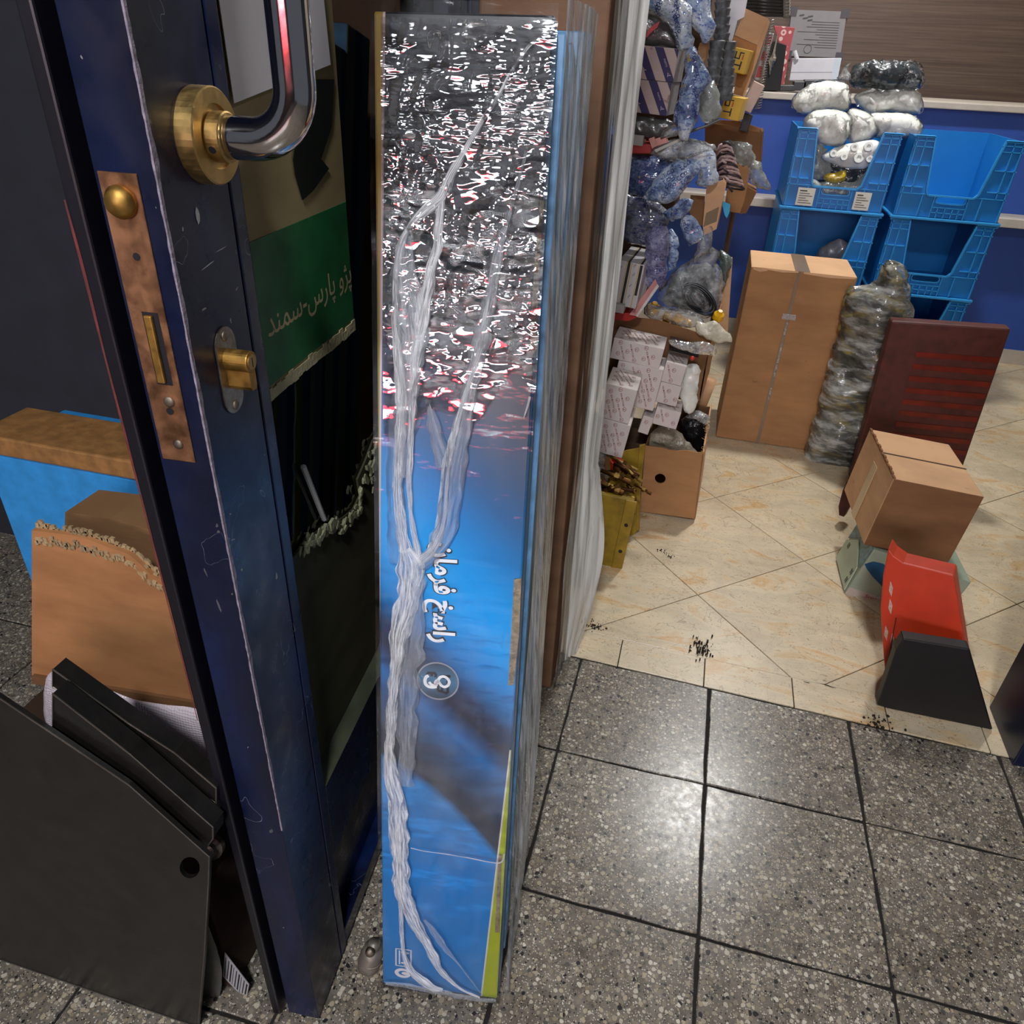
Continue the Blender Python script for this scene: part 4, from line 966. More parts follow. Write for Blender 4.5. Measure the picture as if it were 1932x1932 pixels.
# tall kraft carton
b = Bx((1350, 824), (1525, 850), (1400.5, 501), 0.275, Z=0.002)
kc = thing('kraft_carton', 'tall plain kraft carton taped down the middle in front of the blue crates', 'carton', tuple(b.base()))
b.mb((0, 0, 0, 0, 0, 1)).build('body', [M_KRAFT, M_KRAFTL], kc, bevel=0.004)
def sk(a, v, off=0.0012): return b.p(a, v, 0, off)
MB().prism([sk(0.44, 0.0), sk(0.475, 0.0), sk(0.475, 1.0), sk(0.44, 1.0)], -b.n * 0.001).build('front_tape', M_TAPE, kc)
mb = MB()
for v0_, v1_ in ((0.42, 0.5), (0.5, 0.62), (0.28, 0.36), (0.66, 0.74)): mb.prism([sk(0.452, v0_, .0017), sk(0.47, v0_, .0017), sk(0.47, v1_ - .01, .0017), sk(0.452, v1_ - .01, .0017)], -b.n * 0.0005)
mb.build('tape_scuff', M_TAPEG, kc)
MB().prism([sk(0.40, 0.745, .002), sk(0.53, 0.745, .002), sk(0.53, 0.775, .002), sk(0.40, 0.775, .002)], -b.n * 0.0006).build('tape_patch', film('tape_gloss', haze=(.2, .6), scale=(200, 200, 200), gloss=.8), kc)
MB().prism([b.topp(0.42, 0.0, .0012), b.topp(0.56, 0.0, .0012), b.topp(0.56, 1.0, .0012), b.topp(0.42, 1.0, .0012)], V((0, 0, -0.001))).build('top_tape', M_TAPE, kc)
mb = MB()
for a0, a1, dz in ((0.02, 0.16, 0.012), (0.16, 0.45, 0.007), (0.5, 0.98, 0.009)): mb.prism([b.p(a0, 1, 0, .0015), b.p(a1, 1, 0, .0015), b.p(a1, 1 - dz, 0, .003), b.p((a0 + a1) / 2, 1 - dz * 1.8, 0, .004), b.p(a0, 1 - dz, 0, .003)], -b.n * 0.002)
mb.build('crushed_edge', M_KRAFTL, kc, label='crushed pale flap edge along the top')
# desk
M_BLUEP = plain('blue_panel_laminate', '#2a4fa4', 0.5, var=.05); M_OFFW = plain('off_white_edge', '#bdb4a8', 0.5, var=.08)
YD = 3.05
dk_ = thing('desk', 'blue fronted service desk with off-white edges at the back', 'desk', (0.85, YD + 0.3, 0))
zt1 = atY(1470, 187, YD).z; zt0 = atY(1470, 174, YD).z; zr1 = atY(1450, 366, YD).z; zr0 = atY(1450, 382, YD).z
MB().box((-0.45, YD, 0.06), (2.25, 0, 0), (0, 0.03, 0), (0, 0, zt1 - 0.06)).build('front_panel', M_BLUEP, dk_)
MB().box((-0.45, YD - 0.05, zt1), (2.27, 0, 0), (0, 0.6, 0), (0, 0, zt0 - zt1)).build('desk_top', M_OFFW, dk_, bevel=.004)
MB().box((-0.45, YD - 0.16, zr0), (2.25, 0, 0), (0, 0.16, 0), (0, 0, zr1 - zr0)).build('foot_rail', M_OFFW, dk_, bevel=.003)
MB().box((-0.45, YD - 0.012, 0.0), (2.25, 0, 0), (0, 0.03, 0), (0, 0, 0.07)).build('kick_strip', M_OFFW, dk_)
MB().box((1.76, YD + .03, 0.0), (0.04, 0, 0), (0, 0.5, 0), (0, 0, zt1)).build('side_panel', M_BLUEP, dk_)
# on the desk and wall behind it
YW = 3.885
cp = thing('certificate', 'grey printed certificate pinned to the wood panelling behind the desk', 'certificate', tuple(atY(1540, 108, YW)))
cpx = [(1484, 105), (1585, 109), (1598, 22), (1494, 18)]
MB().prism(wY(cpx, YW), (0, 0.012, 0)).build('sheet', plain('grey_certificate_paper', '#8d8a8e', 0.6, var=.05), cp)
mb = MB(); A, B_, C_, D_ = wY(cpx, YW - 0.001)
def cq(u, v): return A.lerp(B_, u).lerp(D_.lerp(C_, u), v)
rn = random.Random(8)
for i in range(11):
    v = 0.2 + i * 0.055; w = rn.uniform(0.3, 0.75)
    mb.face([cq(.9 - w, v), cq(.9, v), cq(.9, v + .014), cq(.9 - w, v + .014)])
for x_, v in ((0.2, .86), (.27, .8), (.36, .84), (.36, .76)): mb.face([cq(x_ - .05, v), cq(x_ + .04, v + .02), cq(x_ + .04, v + .055), cq(x_ - .05, v + .035)])
mb.build('print_lines', plain('certificate_ink', '#4c4a50', .6), cp, recalc=False)
rc = cq(.38, .16); rr_ = (cq(.5, .16) - rc).length * 0.62; mb = MB()
for i in range(28):
    a, a2 = i * 6.2832 / 28, (i + 1) * 6.2832 / 28
    mb.face([rc + V((math.cos(a) * rr_, 0, math.sin(a) * rr_)), rc + V((math.cos(a2) * rr_, 0, math.sin(a2) * rr_)), rc + V((math.cos(a2) * rr_ * .85, 0, math.sin(a2) * rr_ * .85)), rc + V((math.cos(a) * rr_ * .85, 0, math.sin(a) * rr_ * .85))])
mb.build('stamp_ring', MATS['certificate_ink'], cp, recalc=False)
for x_, v in ((0.02, .02), (.98, .02), (.97, .96), (.03, .96)):
    q = cq(x_, v); MB().box(q + V((-.02, -.002, -.02)), (0.04, 0, 0), (0, .003, 0), (0, 0, .04)).build('corner_mount', plain('dark_corner', '#4d4a50', .5), cp)
bw = Bx((1489, 152), (1580, 152), (1494, 110), 0.13, Y=3.2)
wb_ = thing('white_box', 'flat white paper box standing on the desk by the certificate', 'box', tuple(bw.base()))
bw.mb().build('body', plain('white_card', '#d3d3da', .6, var=.04), wb_, bevel=.003)
bw.strip(0, 1, 0.36, 0.385, face='front').build('lid_seam', plain('grey_seam', '#8f8f98', .6), wb_)
bw.strip(0.86, 0.99, 0.02, 0.98, off=.001).build('side_flap', plain('cool_white_card', '#c6d3de', .6, var=.03), wb_)
tag(MB().tube([atY(1504, 112, 3.19), atY(1499, 96, 3.19)], 0.009, 10).build('marker_pen', plain('pen_white', '#cfcfd8', .4)), 'white marker pen with a dark cap standing in front of the certificate', 'pen')
mb = MB()
for (x0, y0, x1, y1, z_) in ((1437, 172, 1470, 158, .1), (1468, 172, 1500, 160, .08), (1495, 171, 1520, 153, .1), (1514, 168, 1580, 150, .06)):
    q = Bx((x0, y0), (x1, y0), (x0, y1), z_, Y=3.08); merge(mb, q.mb())
tag(mb.build('black_tray', plain('black_plastic', '#15161a', .35, var=.2), bevel=.004), 'black plastic tray of oddments along the desk front edge', 'tray')
# crates
M_CRATE = plain('blue_crate_plastic', '#0f78c2', 0.38, var=.07, scale=6); M_CRATE2 = plain('blue_crate_rib', '#2b8fd2', 0.38, var=.06)
YCR = 2.3
cx0, cx1 = atY(1475, 390, YCR).x, atY(1660, 408, YCR).x; CZ = atY(1475, 392, YCR).z; CHh = 0.285; CDp = 0.45
M_LAB = plain('label_paper', '#cfd0c6', .6, var=.04); M_INK = plain('label_ink', '#23242a', .6)
def crate(x0, z0, labels, lab):
    W_ = cx1 - cx0; o = V((x0, YCR, z0)); th = thing('plastic_crate', lab, 'crate', (x0 + W_ / 2, YCR + CDp / 2, z0), 'blue hopper crates')
    f = lambda a, v, y=0.0: o + V((a * W_, y, v * CHh))
    op = [(0.0, 0.02), (1.0, 0.02), (1.0, 1.0), (0.82, 1.0), (0.735, 0.36), (0.70, 0.31), (0.27, 0.31), (0.245, 0.36), (0.18, 1.0), (0.0, 1.0)]
    MB().prism([f(a, v) for a, v in [(0, 0.02), (1, .02), (1, 1), (.82, 1), (.735, .36), (.7, .31), (.64, .31), (.64, .22), (.36, .22), (.36, .31), (.27, .31), (.245, .36), (.18, 1), (0, 1)]], (0, 0.006, 0)).prism([f(.36, .3), f(.64, .3), f(.64, .312), f(.36, .312)], (0, .006, 0)).build('front_wall', M_CRATE, th)
    MB().box(f(0, .02, .006), (0.006, 0, 0), (0, CDp, 0), (0, 0, CHh * .98)).box(f(1, .02, .006) - V((.006, 0, 0)), (0.006, 0, 0), (0, CDp, 0), (0, 0, CHh * .98)).box(f(0, .02, CDp), (W_, 0, 0), (0, .006, 0), (0, 0, CHh * .98)).box(f(0, .02, 0), (W_, 0, 0), (0, CDp, 0), (0, 0, .006)).build('tub', M_CRATE, th)
    mb = MB()
    def bar(a0, v0, a1, v1, w=0.0035, d=0.010):
        p, q = f(a0, v0, -d), f(a1, v1, -d); tt = (q - p).normalized(); sd = tt.cross(V((0, 1, 0))) * w * .5
        mb.prism([p - sd, q - sd, q + sd, p + sd], (0, d, 0))
    for v in (0.40, 0.66, 0.88, 0.95): bar(0, v, .2 if v < .7 else .19, v); bar(.8, v, 1, v)
    for a in (0.02, 0.98): bar(a, 0.04, a, 1.0)
    bar(.10, .32, .10, 1.0); bar(.90, .32, .90, 1.0)
    for i in range(len(op) - 1):
        if op[i][1] > .03 or op[i + 1][1] > .03:
            if not (op[i][0] == op[i + 1][0] and op[i][0] in (0.0, 1.0)): bar(*op[i], *op[i + 1], w=.006, d=.012)
    for v in (0.32,): bar(0, v, .26, v); bar(.72, v, 1, v)
    for a in (.22, .34, .66, .78): bar(a, .04, a, .31)
    for a in (.40, .47, .54, .60): bar(a, .04, a, .17)
    for v in (.105, .17): bar(.34, v, .66, v)
    for i in range(24):
        a0, a1 = i * 6.2832 / 24, (i + 1) * 6.2832 / 24
        g = lambda a: (0.5 + max(-.10, min(.10, math.cos(a) * .3)) + math.cos(a) * .04, 0.262 + math.sin(a) * .045)
        bar(*g(a0), *g(a1), w=.004, d=.010)
    mb.build('rib_frame', M_CRATE2, th)
    MB().box(f(-.03, 0, -.014), (W_ * 1.06, 0, 0), (0, CDp + .03, 0), (0, 0, CHh * .035)).build('rim', M_CRATE2, th, bevel=.003)
    for a_ in (-.02, .82): MB().box(f(a_, .985, -.012), (W_ * .2, 0, 0), (0, .02, 0), (0, 0, CHh * .03)).build('post_cap', M_CRATE2, th, bevel=.003)
    if labels:
        for a0, a1 in ((.125, .30), (.70, .86)):
            L_ = MB().prism([f(a0, .06, -.011), f(a1, .06, -.011), f(a1, .285, -.011), f(a0, .285, -.011)], (0, -.001, 0)).build('label_sheet', M_LAB, th)
            mb = MB()
            for k in range(6):
                v = .09 + k * .03; mb.face([f(a0 + .02, v, -.0125), f(a1 - .02 - .03 * (k % 3), v, -.0125), f(a1 - .02 - .03 * (k % 3), v + (.014 if k == 5 else .008), -.0125), f(a0 + .02, v + (.014 if k == 5 else .008), -.0125)])
            mb.build('print_lines', M_INK, L_, recalc=False)
    return th
GX = cx1 - cx0 + 0.045
crate(cx0, CZ, True, 'blue hopper crate with two paper labels holding white bags, left stack top')
crate(cx0, CZ - CHh - .004, False, 'blue hopper crate directly below the labelled crate')
crate(cx0, CZ - 2 * CHh - .008, False, 'lowest blue hopper crate behind the tall kraft carton')
crate(cx0 + GX, CZ, False, 'blue hopper crate on top of the right-hand stack')
crate(cx0 + GX, CZ - CHh - .004, False, 'blue hopper crate in the middle of the right-hand stack')
crate(cx0 + GX, CZ - 2 * CHh - .008, False, 'lowest blue hopper crate of the right-hand stack')
pz = CZ - 2 * CHh - .012
pt = thing('pallet', 'low wooden pallet under the stacked blue crates', 'pallet', (cx0 + .4, YCR + .2, 0))
M_PAL = plain('pallet_wood', '#7b6143', .8, var=.25)
for k in range(4): MB().box((cx0 - .02, YCR + k * .12, pz - .018), (GX * 2, 0, 0), (0, .09, 0), (0, 0, .018)).build('deck_board', M_PAL, pt)
for k in range(3): MB().box((cx0 - .02 + k * (GX * 2 - .06) / 2, YCR, 0), (.06, 0, 0), (0, .45, 0), (0, 0, pz - .019)).build('bearer', M_PAL, pt)
# bags in the crates
def milky(name, tint, rough=.18, bstr=.5, sc=40, rng=None):
    bstr = bstr * .75
    if name in MATS: return MATS[name]
    t = NT(name); p = t.pos(); n1 = t.noise(p, sc, 4, .6)
    col = c(tint); dk = tuple(x * .72 for x in col[:3]) + (1,)
    t.base(t.ramp(t.noise(p, sc * .5, 4), [(0.35, dk), (.6, col)])); t.p(Roughness=rough); t.set(t.b, 'Coat Weight', 0.6); t.set(t.b, 'Coat Roughness', .08)
    t.set(t.b, 'Subsurface Weight', 0.0)
    v1 = t.vor(t.pos((1, 1, 1.3)), sc * .8, feature='DISTANCE_TO_EDGE'); t.bump(t.math('ADD', n1, t.math('MULTIPLY', v1, .35)), bstr, .012); MATS[name] = t.m; return t.m
M_MILK = milky('milky_bag', '#eceee6', .45, .3, 26); M_DKBAG = milky('dark_bag', '#33393d', .15, .9, 30); M_SILV = milky('silver_bag', '#9aa09c', .12, 1.0, 45); M_YEL = milky('yellow_bag', '#c9a81e', .2, .8, 40)
M_CLEAR = film('clear_bag', haze=(0.06, 0.5), ramp=(0.42, 0.72), scale=(45, 45, 45), nscale=1.0, rough=0.08, gloss=0.75, bstr=1.0, bdist=0.012, tint='#e9efef')
def bag(name, pxs, Y, thick, label, mat, cat='bag', crumple=.009, seed=0, h=.011, cs=30, parent=None, part=None, group=None, back=.6):
    mb = pillow(wY(pxs, Y), thick, (0, -1, 0), h=h, crumple=crumple, seed=seed, cscale=cs, back=back)
    o = mb.build(part or name, mat, parent, smooth=True)
    if parent is None: tag(o, label, cat, group)
    return o
def bag2(pxs, Y, thick, label, inner, seed=0, group=None, cat='bag', crumple=.004):
    """filled clear bag: milky contents inside a glossy film"""
    P_ = wY(pxs, Y); cen = sum(P_, V((0, 0, 0))) / len(P_)
    th = thing('plastic_bag', label, cat, (cen.x, Y, min(p_.z for p_ in P_)), group)
    pillow([cen.lerp(p_, .95) for p_ in P_], thick * .9, (0, -1, 0), h=.013, crumple=crumple, seed=seed, cscale=26).build('contents', inner, th, smooth=True)
    pillow(P_, thick, (0, -1, 0), h=.009, crumple=.008, seed=seed + 40, cscale=42).build('film', M_BAGF, th, smooth=True)
    return th
M_BAGF = film('bag_film', haze=(0.0, 0.35), ramp=(0.5, 0.75), scale=(50, 50, 50), nscale=1.0, rough=0.1, gloss=0.45, bstr=0.8, bdist=0.01, tint='#f2f5f2', bdet=2, ior=1.35)
WBG = 'milky bags in the labelled crate'
bag2([(1493, 198), (1505, 173), (1543, 153), (1596, 155), (1606, 183), (1597, 209), (1559, 208), (1526, 215), (1508, 214)], 2.45, .05, 'milky bag of white parts at the upper left of the crate heap', M_MILK, seed=1, group=WBG)
bag2([(1514, 238), (1526, 213), (1559, 204), (1602, 214), (1607, 241), (1597, 269), (1576, 279), (1540, 268)], 2.40, .06, 'rounded milky bag bulging over the left post of the crate', M_MILK, seed=2, group=WBG)
bag2([(1601, 206), (1639, 212), (1660, 242), (1639, 266), (1604, 272), (1596, 240)], 2.44, .05, 'milky bag in the middle of the crate heap', M_MILK, seed=3, group=WBG)
bag2([(1610, 183), (1642, 169), (1690, 166), (1735, 172), (1738, 214), (1690, 213), (1634, 213)], 2.50, .05, 'milky bag under the dark bag at the upper right of the heap', M_MILK, seed=4, group=WBG)
bag2([(1636, 216), (1690, 212), (1735, 222), (1737, 258), (1669, 262), (1648, 255)], 2.46, .05, 'milky bag at the right post of the crate', M_MILK, seed=5, group=WBG)
wr = thing('plastic_bag', 'bag of white ring nuts lying in the crate opening', 'bag', tuple(atY(1605, 316, 2.38)), WBG)
bag('', [(1552, 299), (1568, 283), (1602, 271), (1650, 265), (1660, 279), (1641, 314), (1601, 318)], 2.38, .035, '', M_MILK, parent=wr, part='bag', seed=6, crumple=.004)
for (x, y, r) in ((1638, 277, 9), (1620, 298, 10), (1612, 278, 8), (1572, 290, 7), (1640, 300, 7), (1592, 296, 7)):
    q = atY(x, y, 2.345); R_ = (atY(x + r, y, 2.345) - q).length
    MB().lathe(q, (0.1, -1, .3), [(R_ * .45, 0), (R_ * .45, .006), (R_ * .95, .006), (R_, .003), (R_, -.006)], 20).build('ring_nut', plain('white_nylon', '#dcdfda', .35, var=.03), wr, smooth=False)
bag2([(1601, 146), (1612, 123), (1650, 114), (1690, 114), (1738, 122), (1740, 166), (1690, 170), (1634, 167), (1609, 164)], 2.48, .05, 'clear bag of black hoses on top of the milky bags', M_DKBAG, seed=7, crumple=.010)
bag('plastic_bag', [(1607, 143), (1600, 132), (1607, 119), (1595, 126), (1583, 141), (1578, 149), (1590, 152), (1603, 152)], 2.47, .012, 'twisted clear bag neck beside the black hoses', M_CLEAR, seed=8, h=.01)
bag('plastic_bag', [(1536, 268), (1560, 280), (1556, 300), (1570, 312), (1560, 335), (1534, 340), (1530, 300)], 2.42, .03, 'silver grey bag at the left of the crate opening', M_SILV, seed=9, crumple=.01)
bag('plastic_bag', [(1555, 332), (1570, 325), (1595, 322), (1596, 335), (1585, 345), (1560, 345)], 2.37, .025, 'small crinkled yellow bag in the crate opening', M_YEL, seed=10, crumple=.01)
bag('plastic_bag', [(1532, 340), (1560, 342), (1600, 345), (1630, 330), (1645, 312), (1640, 345), (1622, 372), (1530, 368)], 2.39, .03, 'heap of clear crinkled bags at the bottom of the crate opening', M_SILV, seed=11, crumple=.014)
bag('plastic_bag', [(1535, 300), (1600, 315), (1640, 312), (1640, 350), (1540, 350)], 2.47, .03, 'dark bag behind the yellow bag in the crate', M_DKBAG, seed=12)
bag('plastic_bag', [(1540, 482), (1556, 462), (1582, 452), (1600, 458), (1608, 480), (1600, 500), (1550, 500)], 2.5, .04, 'grey bag inside the crate below the labelled one', milky('grey_bag', '#8d8a92', .3, .5, 25), seed=13)
# big clear sack of olive and yellow parts
SKO = [(1519, 856), (1521, 872), (1550, 889), (1609, 896), (1655, 905), (1700, 800), (1725, 640), (1712, 520), (1690, 492), (1668, 492), (1658, 523), (1630, 541), (1602, 538), (1597, 552), (1583, 615), (1570, 665), (1552, 730), (1539, 784), (1524, 828)]
YS = 1.60
sk_ = thing('plastic_sack', 'tall clear sack of olive and yellow parts beside the kraft carton', 'sack', tuple(atY(1570, 893, YS)))
t = NT('sack_contents'); p = t.pos((1, 1, 2.2), (0, .5, 0))
t.base(t.ramp(t.noise(p, 7.5, 3, .5, dist=.8), [(0.28, c('#1d1f1c')), (.42, c('#54564c')), (.5, c('#77725a')), (.58, c('#9a8a3a')), (.66, c('#6d6f68')), (.76, c('#3a3c36'))])); t.p(Roughness=.5); t.bump(t.noise(p, 12, 3), .6, .02); M_CONT = t.m
O3 = wY(SKO, YS); cen = sum(O3, V((0, 0, 0))) / len(O3)
pillow([cen.lerp(p_, .94) + V((0, .01, 0)) for p_ in O3], .075, (0, -1, 0), h=.02, crumple=.02, seed=4, cscale=16).build('contents', M_CONT, sk_, smooth=True)
M_SACK = film('sack_film', haze=(0.06, 0.85), ramp=(0.46, 0.66), scale=(9, 9, 34), nscale=1.0, rough=0.1, gloss=0.7, bstr=1.0, bdist=0.014, tint='#dfe3e0', bsc=(9, 9, 30), brot=(0, .6, 0))
pillow(O3, .095, (0, -1, 0), h=.016, crumple=.012, seed=6, cscale=22).build('film', M_SACK, sk_, smooth=True)
# right-hand boxes
M_RED = plain('dark_red_board', '#4f2018', .5, var=.35, scale=25, bump=.1)
b = Bx((1603, 908), (1800, 930), (1693, 606), 0.05, Z=0.002)
rb = thing('red_carton', 'dark red film wrapped carton between the sack and the taped carton', 'carton', tuple(b.base()))
b.mb().build('body', M_RED, rb, bevel=.006)
mb = MB()
for k in range(9): v = .25 + k * .07; mb.prism([b.p(.28, v, 0, .002), b.p(.98, v, 0, .002), b.p(.98, v + .03, 0, .002), b.p(.28, v + .03, 0, .002)], -b.n * .001)
mb.build('red_stripes', plain('bright_red_print', '#6d1e10', .35, var=.3), rb)
sm = Bx((1594, 1120), (1770, 1180), (1624, 1028), 0.17, Z=0.002, yaw=2)
sb_ = thing('printed_box', 'pale green printed box with a blue swoosh reading Smooth', 'box', tuple(sm.base()))
sm.mb().build('body', plain('pale_green_card', '#93a08c', .5, var=.1), sb_, bevel=.004)
M_SW = plain('blue_swoosh', '#1f5378', .3, var=.25, scale=30)
sw = [(0.0, .68), (.06, .78), (.16, .80), (.3, .70), (.45, .58), (.6, .5), (.6, .2), (.45, .26), (.3, .36), (.14, .50), (.05, .60)]
MB().prism([sm.p(a, v, 0, .0008) for a, v in sw], -sm.n * .0006).build('swoosh', M_SW, sb_)
q0 = onplane(1631, 1126, sm.o + sm.n * .001, sm.n); q1 = onplane(1664, 1137, sm.o + sm.n * .001, sm.n)
text_mb('Smooth', q0, sm.u, sm.w, .014, .0002, fit=(q1 - q0).length * 1.25, thick=.01).build('lettering', plain('red_ink', '#9c2a2a', .5), sb_, recalc=False)
sm.strip(0, 1, 0.0, 0.16, off=.0004).build('white_foot_band', plain('dirty_white_band', '#b5aba0', .6, var=.15), sb_)
# left face: lighter flap and print
def sl(k, v, off=.001): return sm.o + sm.d * k + sm.w * v - sm.u.normalized() * off
MB().prism([sl(.05, .03), sl(.98, .05), sl(1.0, .45), sl(.6, .75), sl(.12, .5)], -sm.u.normalized() * .003).build('side_flap', plain('light_green_card', '#a9b79f', .5, var=.05), sb_)
MB().prism([sl(.05, .55), sl(.6, .8), sl(1.0, .5), sl(1.0, 1.0), sl(.02, 1.0)], -sm.u.normalized() * .0015).build('side_print', plain('blue_green_print', '#5d8288', .4, var=.5, scale=60), sb_)
mb = MB()
for k0, v0_ in ((.14, .30), (.14, .12), (.75, .42)):
    for j in range(2): mb.prism([sl(k0 + j * .05, v0_, .005), sl(k0 + j * .05 + .02, v0_, .005), sl(k0 + j * .05 + .02, v0_ + .1, .005), sl(k0 + j * .05, v0_ + .1, .005)], sm.u.normalized() * .0005)
mb.build('arrow_marks', M_INK, sb_)
topz = (sm.o + sm.w).z
cz0 = topz + .004
P0 = atZ(1629, 1028, cz0)
c2 = Bx((1629, 1028), (1790, 1062), (1667, 899), 0.30, p0=P0, yaw=3)
rc_ = thing('taped_carton', 'brown carton with a pale tape strip stacked on the Smooth box', 'carton', tuple(c2.base()))
c2.mb((0, 0, 1, 0, 0, 2)).build('body', [M_KRAFTD, M_KRAFTL, M_KRAFTL], rc_, bevel=.004)
def s2(k, v, off=.001): return c2.o + c2.d * k + c2.w * v - c2.u.normalized() * off
MB().prism([s2(.42, .0), s2(.56, .0), s2(.56, .82), s2(.42, .82)], -c2.u.normalized() * .001).build('tape_strip', plain('pale_tape', '#cdb48e', .35, var=.06), rc_)
mb = MB()
for k in range(14): mb.box(c2.o + c2.w + c2.d * (k / 14) + V((-.002, 0, 0)), c2.u.normalized() * .006, c2.d * .05, V((0, 0, .003 + .002 * (k % 3))))
mb.build('rough_edge', M_KRAFTD, rc_, label='frayed top edge of the carton')
c2.strip(0.0, 1.0, .48, .5, face='top', off=.0012).build('lid_seam', plain('dark_seam', '#4a3524', .8), rc_)
tf = wY([(1598, 908), (1604, 905), (1606, 930), (1603, 955), (1592, 975), (1583, 972), (1582, 955), (1590, 925)], 1.14)
tag(MB().prism(tf, (0.01, .02, 0)).build('card_scrap', plain('maroon_scrap', '#4d2018', .6, var=.3)), 'torn maroon card flap poking out left of the taped carton', 'card')
# orange-red boxes and black panel at the right edge
M_ORG = plain('orange_red_card', '#bf3414', .45, var=.12)
P_ = [atZ(1671, 1287, 0.002)]; n_ = V((-.35, -1, .1)).normalized()
OP = [(1671, 1287), (1667, 1240), (1661, 1150), (1666, 1085), (1676, 1034), (1686, 1048), (1705, 1062), (1800, 1085), (1840, 1345)]
OQ = [onplane(x, y, P_[0], n_) for x, y in OP]
mz = min(p_.z for p_ in OQ)
for p_ in OQ: p_.z = max(.002, p_.z)
ob = thing('orange_box', 'orange red card box with pale diamond marks at the right doorway edge', 'box', tuple(OQ[0]))
MB().prism(OQ, -n_ * .06).build('body', M_ORG, ob, bevel=.003)
for (x, y) in ((1680, 1145), (1672, 1195), (1684, 1210), (1681, 1112)):
    d_ = [onplane(x + dx, y + dy, P_[0] + n_ * .001, n_) for dx, dy in ((-1, -16), (4, -3), (1, 14), (-4, 2))]
    MB().prism(d_, n_ * .0006).build('diamond_mark', plain('pale_diamond', '#b79a8a', .5, var=.3, scale=200), ob)
MB().prism([onplane(x, y, P_[0] + n_ * .0012, n_) for x, y in [(1690, 1165), (1692, 1165), (1678, 1240), (1676, 1240)]], n_ * .0008).build('panel_seam', plain('dark_red_seam', '#5a150a', .6), ob)
bp = wY([(1655, 1330), (1664, 1305), (1690, 1228), (1705, 1205), (1830, 1225), (1850, 1420), (1700, 1372), (1682, 1345), (1676, 1337)], .325)
for p_ in bp: p_.z = max(.004, p_.z)
tag(MB().prism(bp, (0, .03, 0)).build('rubber_mat', plain('black_rubber', '#0c0c0d', .55, var=.3), bevel=.003), 'black rubber mat leaning at the right end of the threshold', 'mat')
# ------------------------------------------------------------------ left shelf side of the shop: stacked goods
M_SHELF = plain('grey_shelf_steel', '#5b5a58', .5, metal=.3, var=.15)
# yellow bolt bin: two folded steel cheeks with the bolts between
M_YBIN = plain('worn_yellow_paint', '#8a7018', .5, var=.35, scale=22, bump=.15, bscale=90)
yb = thing('bolt_bin', 'worn yellow steel bin full of long brass bolts on the floor', 'bin', tuple(atZ(1150, 1066)))
pf = Bx((1117, 1061), (1168, 1073), (1119, 929), .006, Z=.002)
o_ = pf.o - pf.u.normalized() * .05; U1 = pf.u.normalized(); Wp = pf.W + .05
MB().prism([o_, o_ + U1 * (Wp - .022), o_ + U1 * (Wp - .022) + pf.w, o_ + pf.w], (0, .005, 0)).build('front_cheek', M_YBIN, yb, bevel=.001)
fl0 = o_ + U1 * (Wp - .022) + V((0, -.004, 0)); FLv = U1 * .030 + V((0, .002, 0))
fh = pf.w * 1.0
MB().prism([fl0, fl0 + FLv, fl0 + FLv + fh, fl0 + fh], (0, .006, 0)).build('front_flange', M_YBIN, yb, bevel=.0012)
for v in (.27, .66):
    MB().lathe(fl0 + FLv * .5 + fh * v + V((0, -.0002, 0)), (0, -1, 0), [(.0055, 0), (.0055, .0004)], 18).build('bolt_hole', M_DARK, yb)
MB().prism([o_ + pf.w, o_ + pf.w + U1 * Wp, o_ + pf.w + U1 * Wp + V((0, .006, .004)), o_ + pf.w + V((0, .006, .004))], V((0, .012, -.003))).build('rolled_lip', M_YBIN, yb, bevel=.001)
bk = [atY(x, y, .86) for x, y in [(1150, 1010), (1182, 1022), (1204, 1000), (1206, 940), (1212, 845), (1182, 850), (1150, 862)]]
MB().prism(bk, (0, .006, 0)).build('back_cheek', M_YBIN, yb, bevel=.001)
MB().prism([atY(x, y, .853) for x, y in [(1206, 842), (1217, 840), (1208, 930), (1206, 1000), (1201, 1000), (1200, 930)]], (0, .012, 0)).build('back_flange', M_YBIN, yb, bevel=.001)
bl_ = V((o_.x, .69, .002)); MB().box(bl_, (Wp - .01, 0, 0), (0, .165, 0), (0, 0, .012)).build('floor_pan', M_YBIN, yb)
M_BOLT = [brass('brass_bolt_%d' % k, h, .35, .5) for k, h in enumerate(('#6d4c28', '#8f7340', '#533820'))]
rn = random.Random(31)
BL_ = ['pale brass bolt poking farthest right out of the yellow bin', 'brass bolt crossing just above the farthest right bolt', 'slim brass bolt slanting under the back cheek lip', 'thick brown bolt in the middle of the bin heap',
       'brown bolt at the far left of the bin heap', 'long slim bolt lying along the front rim of the bin', 'stubby bolt behind the front lip of the bin', 'slim bolt highest at the back of the bin', 'thick bolt high at the back beside the slim one',
       'short bolt end under the pale poking bolt', 'dark bolt just below the front rim in the bin gap', 'dark bolt second below the rim in the bin gap', 'dark bolt in the middle of the bin gap', 'dark bolt lower in the bin gap', 'lowest bolt end showing in the bin gap',
       'bolt rising leftwards under the red cup', 'bolt tilted up at the front of the heap', 'bolt crossing upwards inside the bin gap', 'thick bolt leaning left near the red cup']
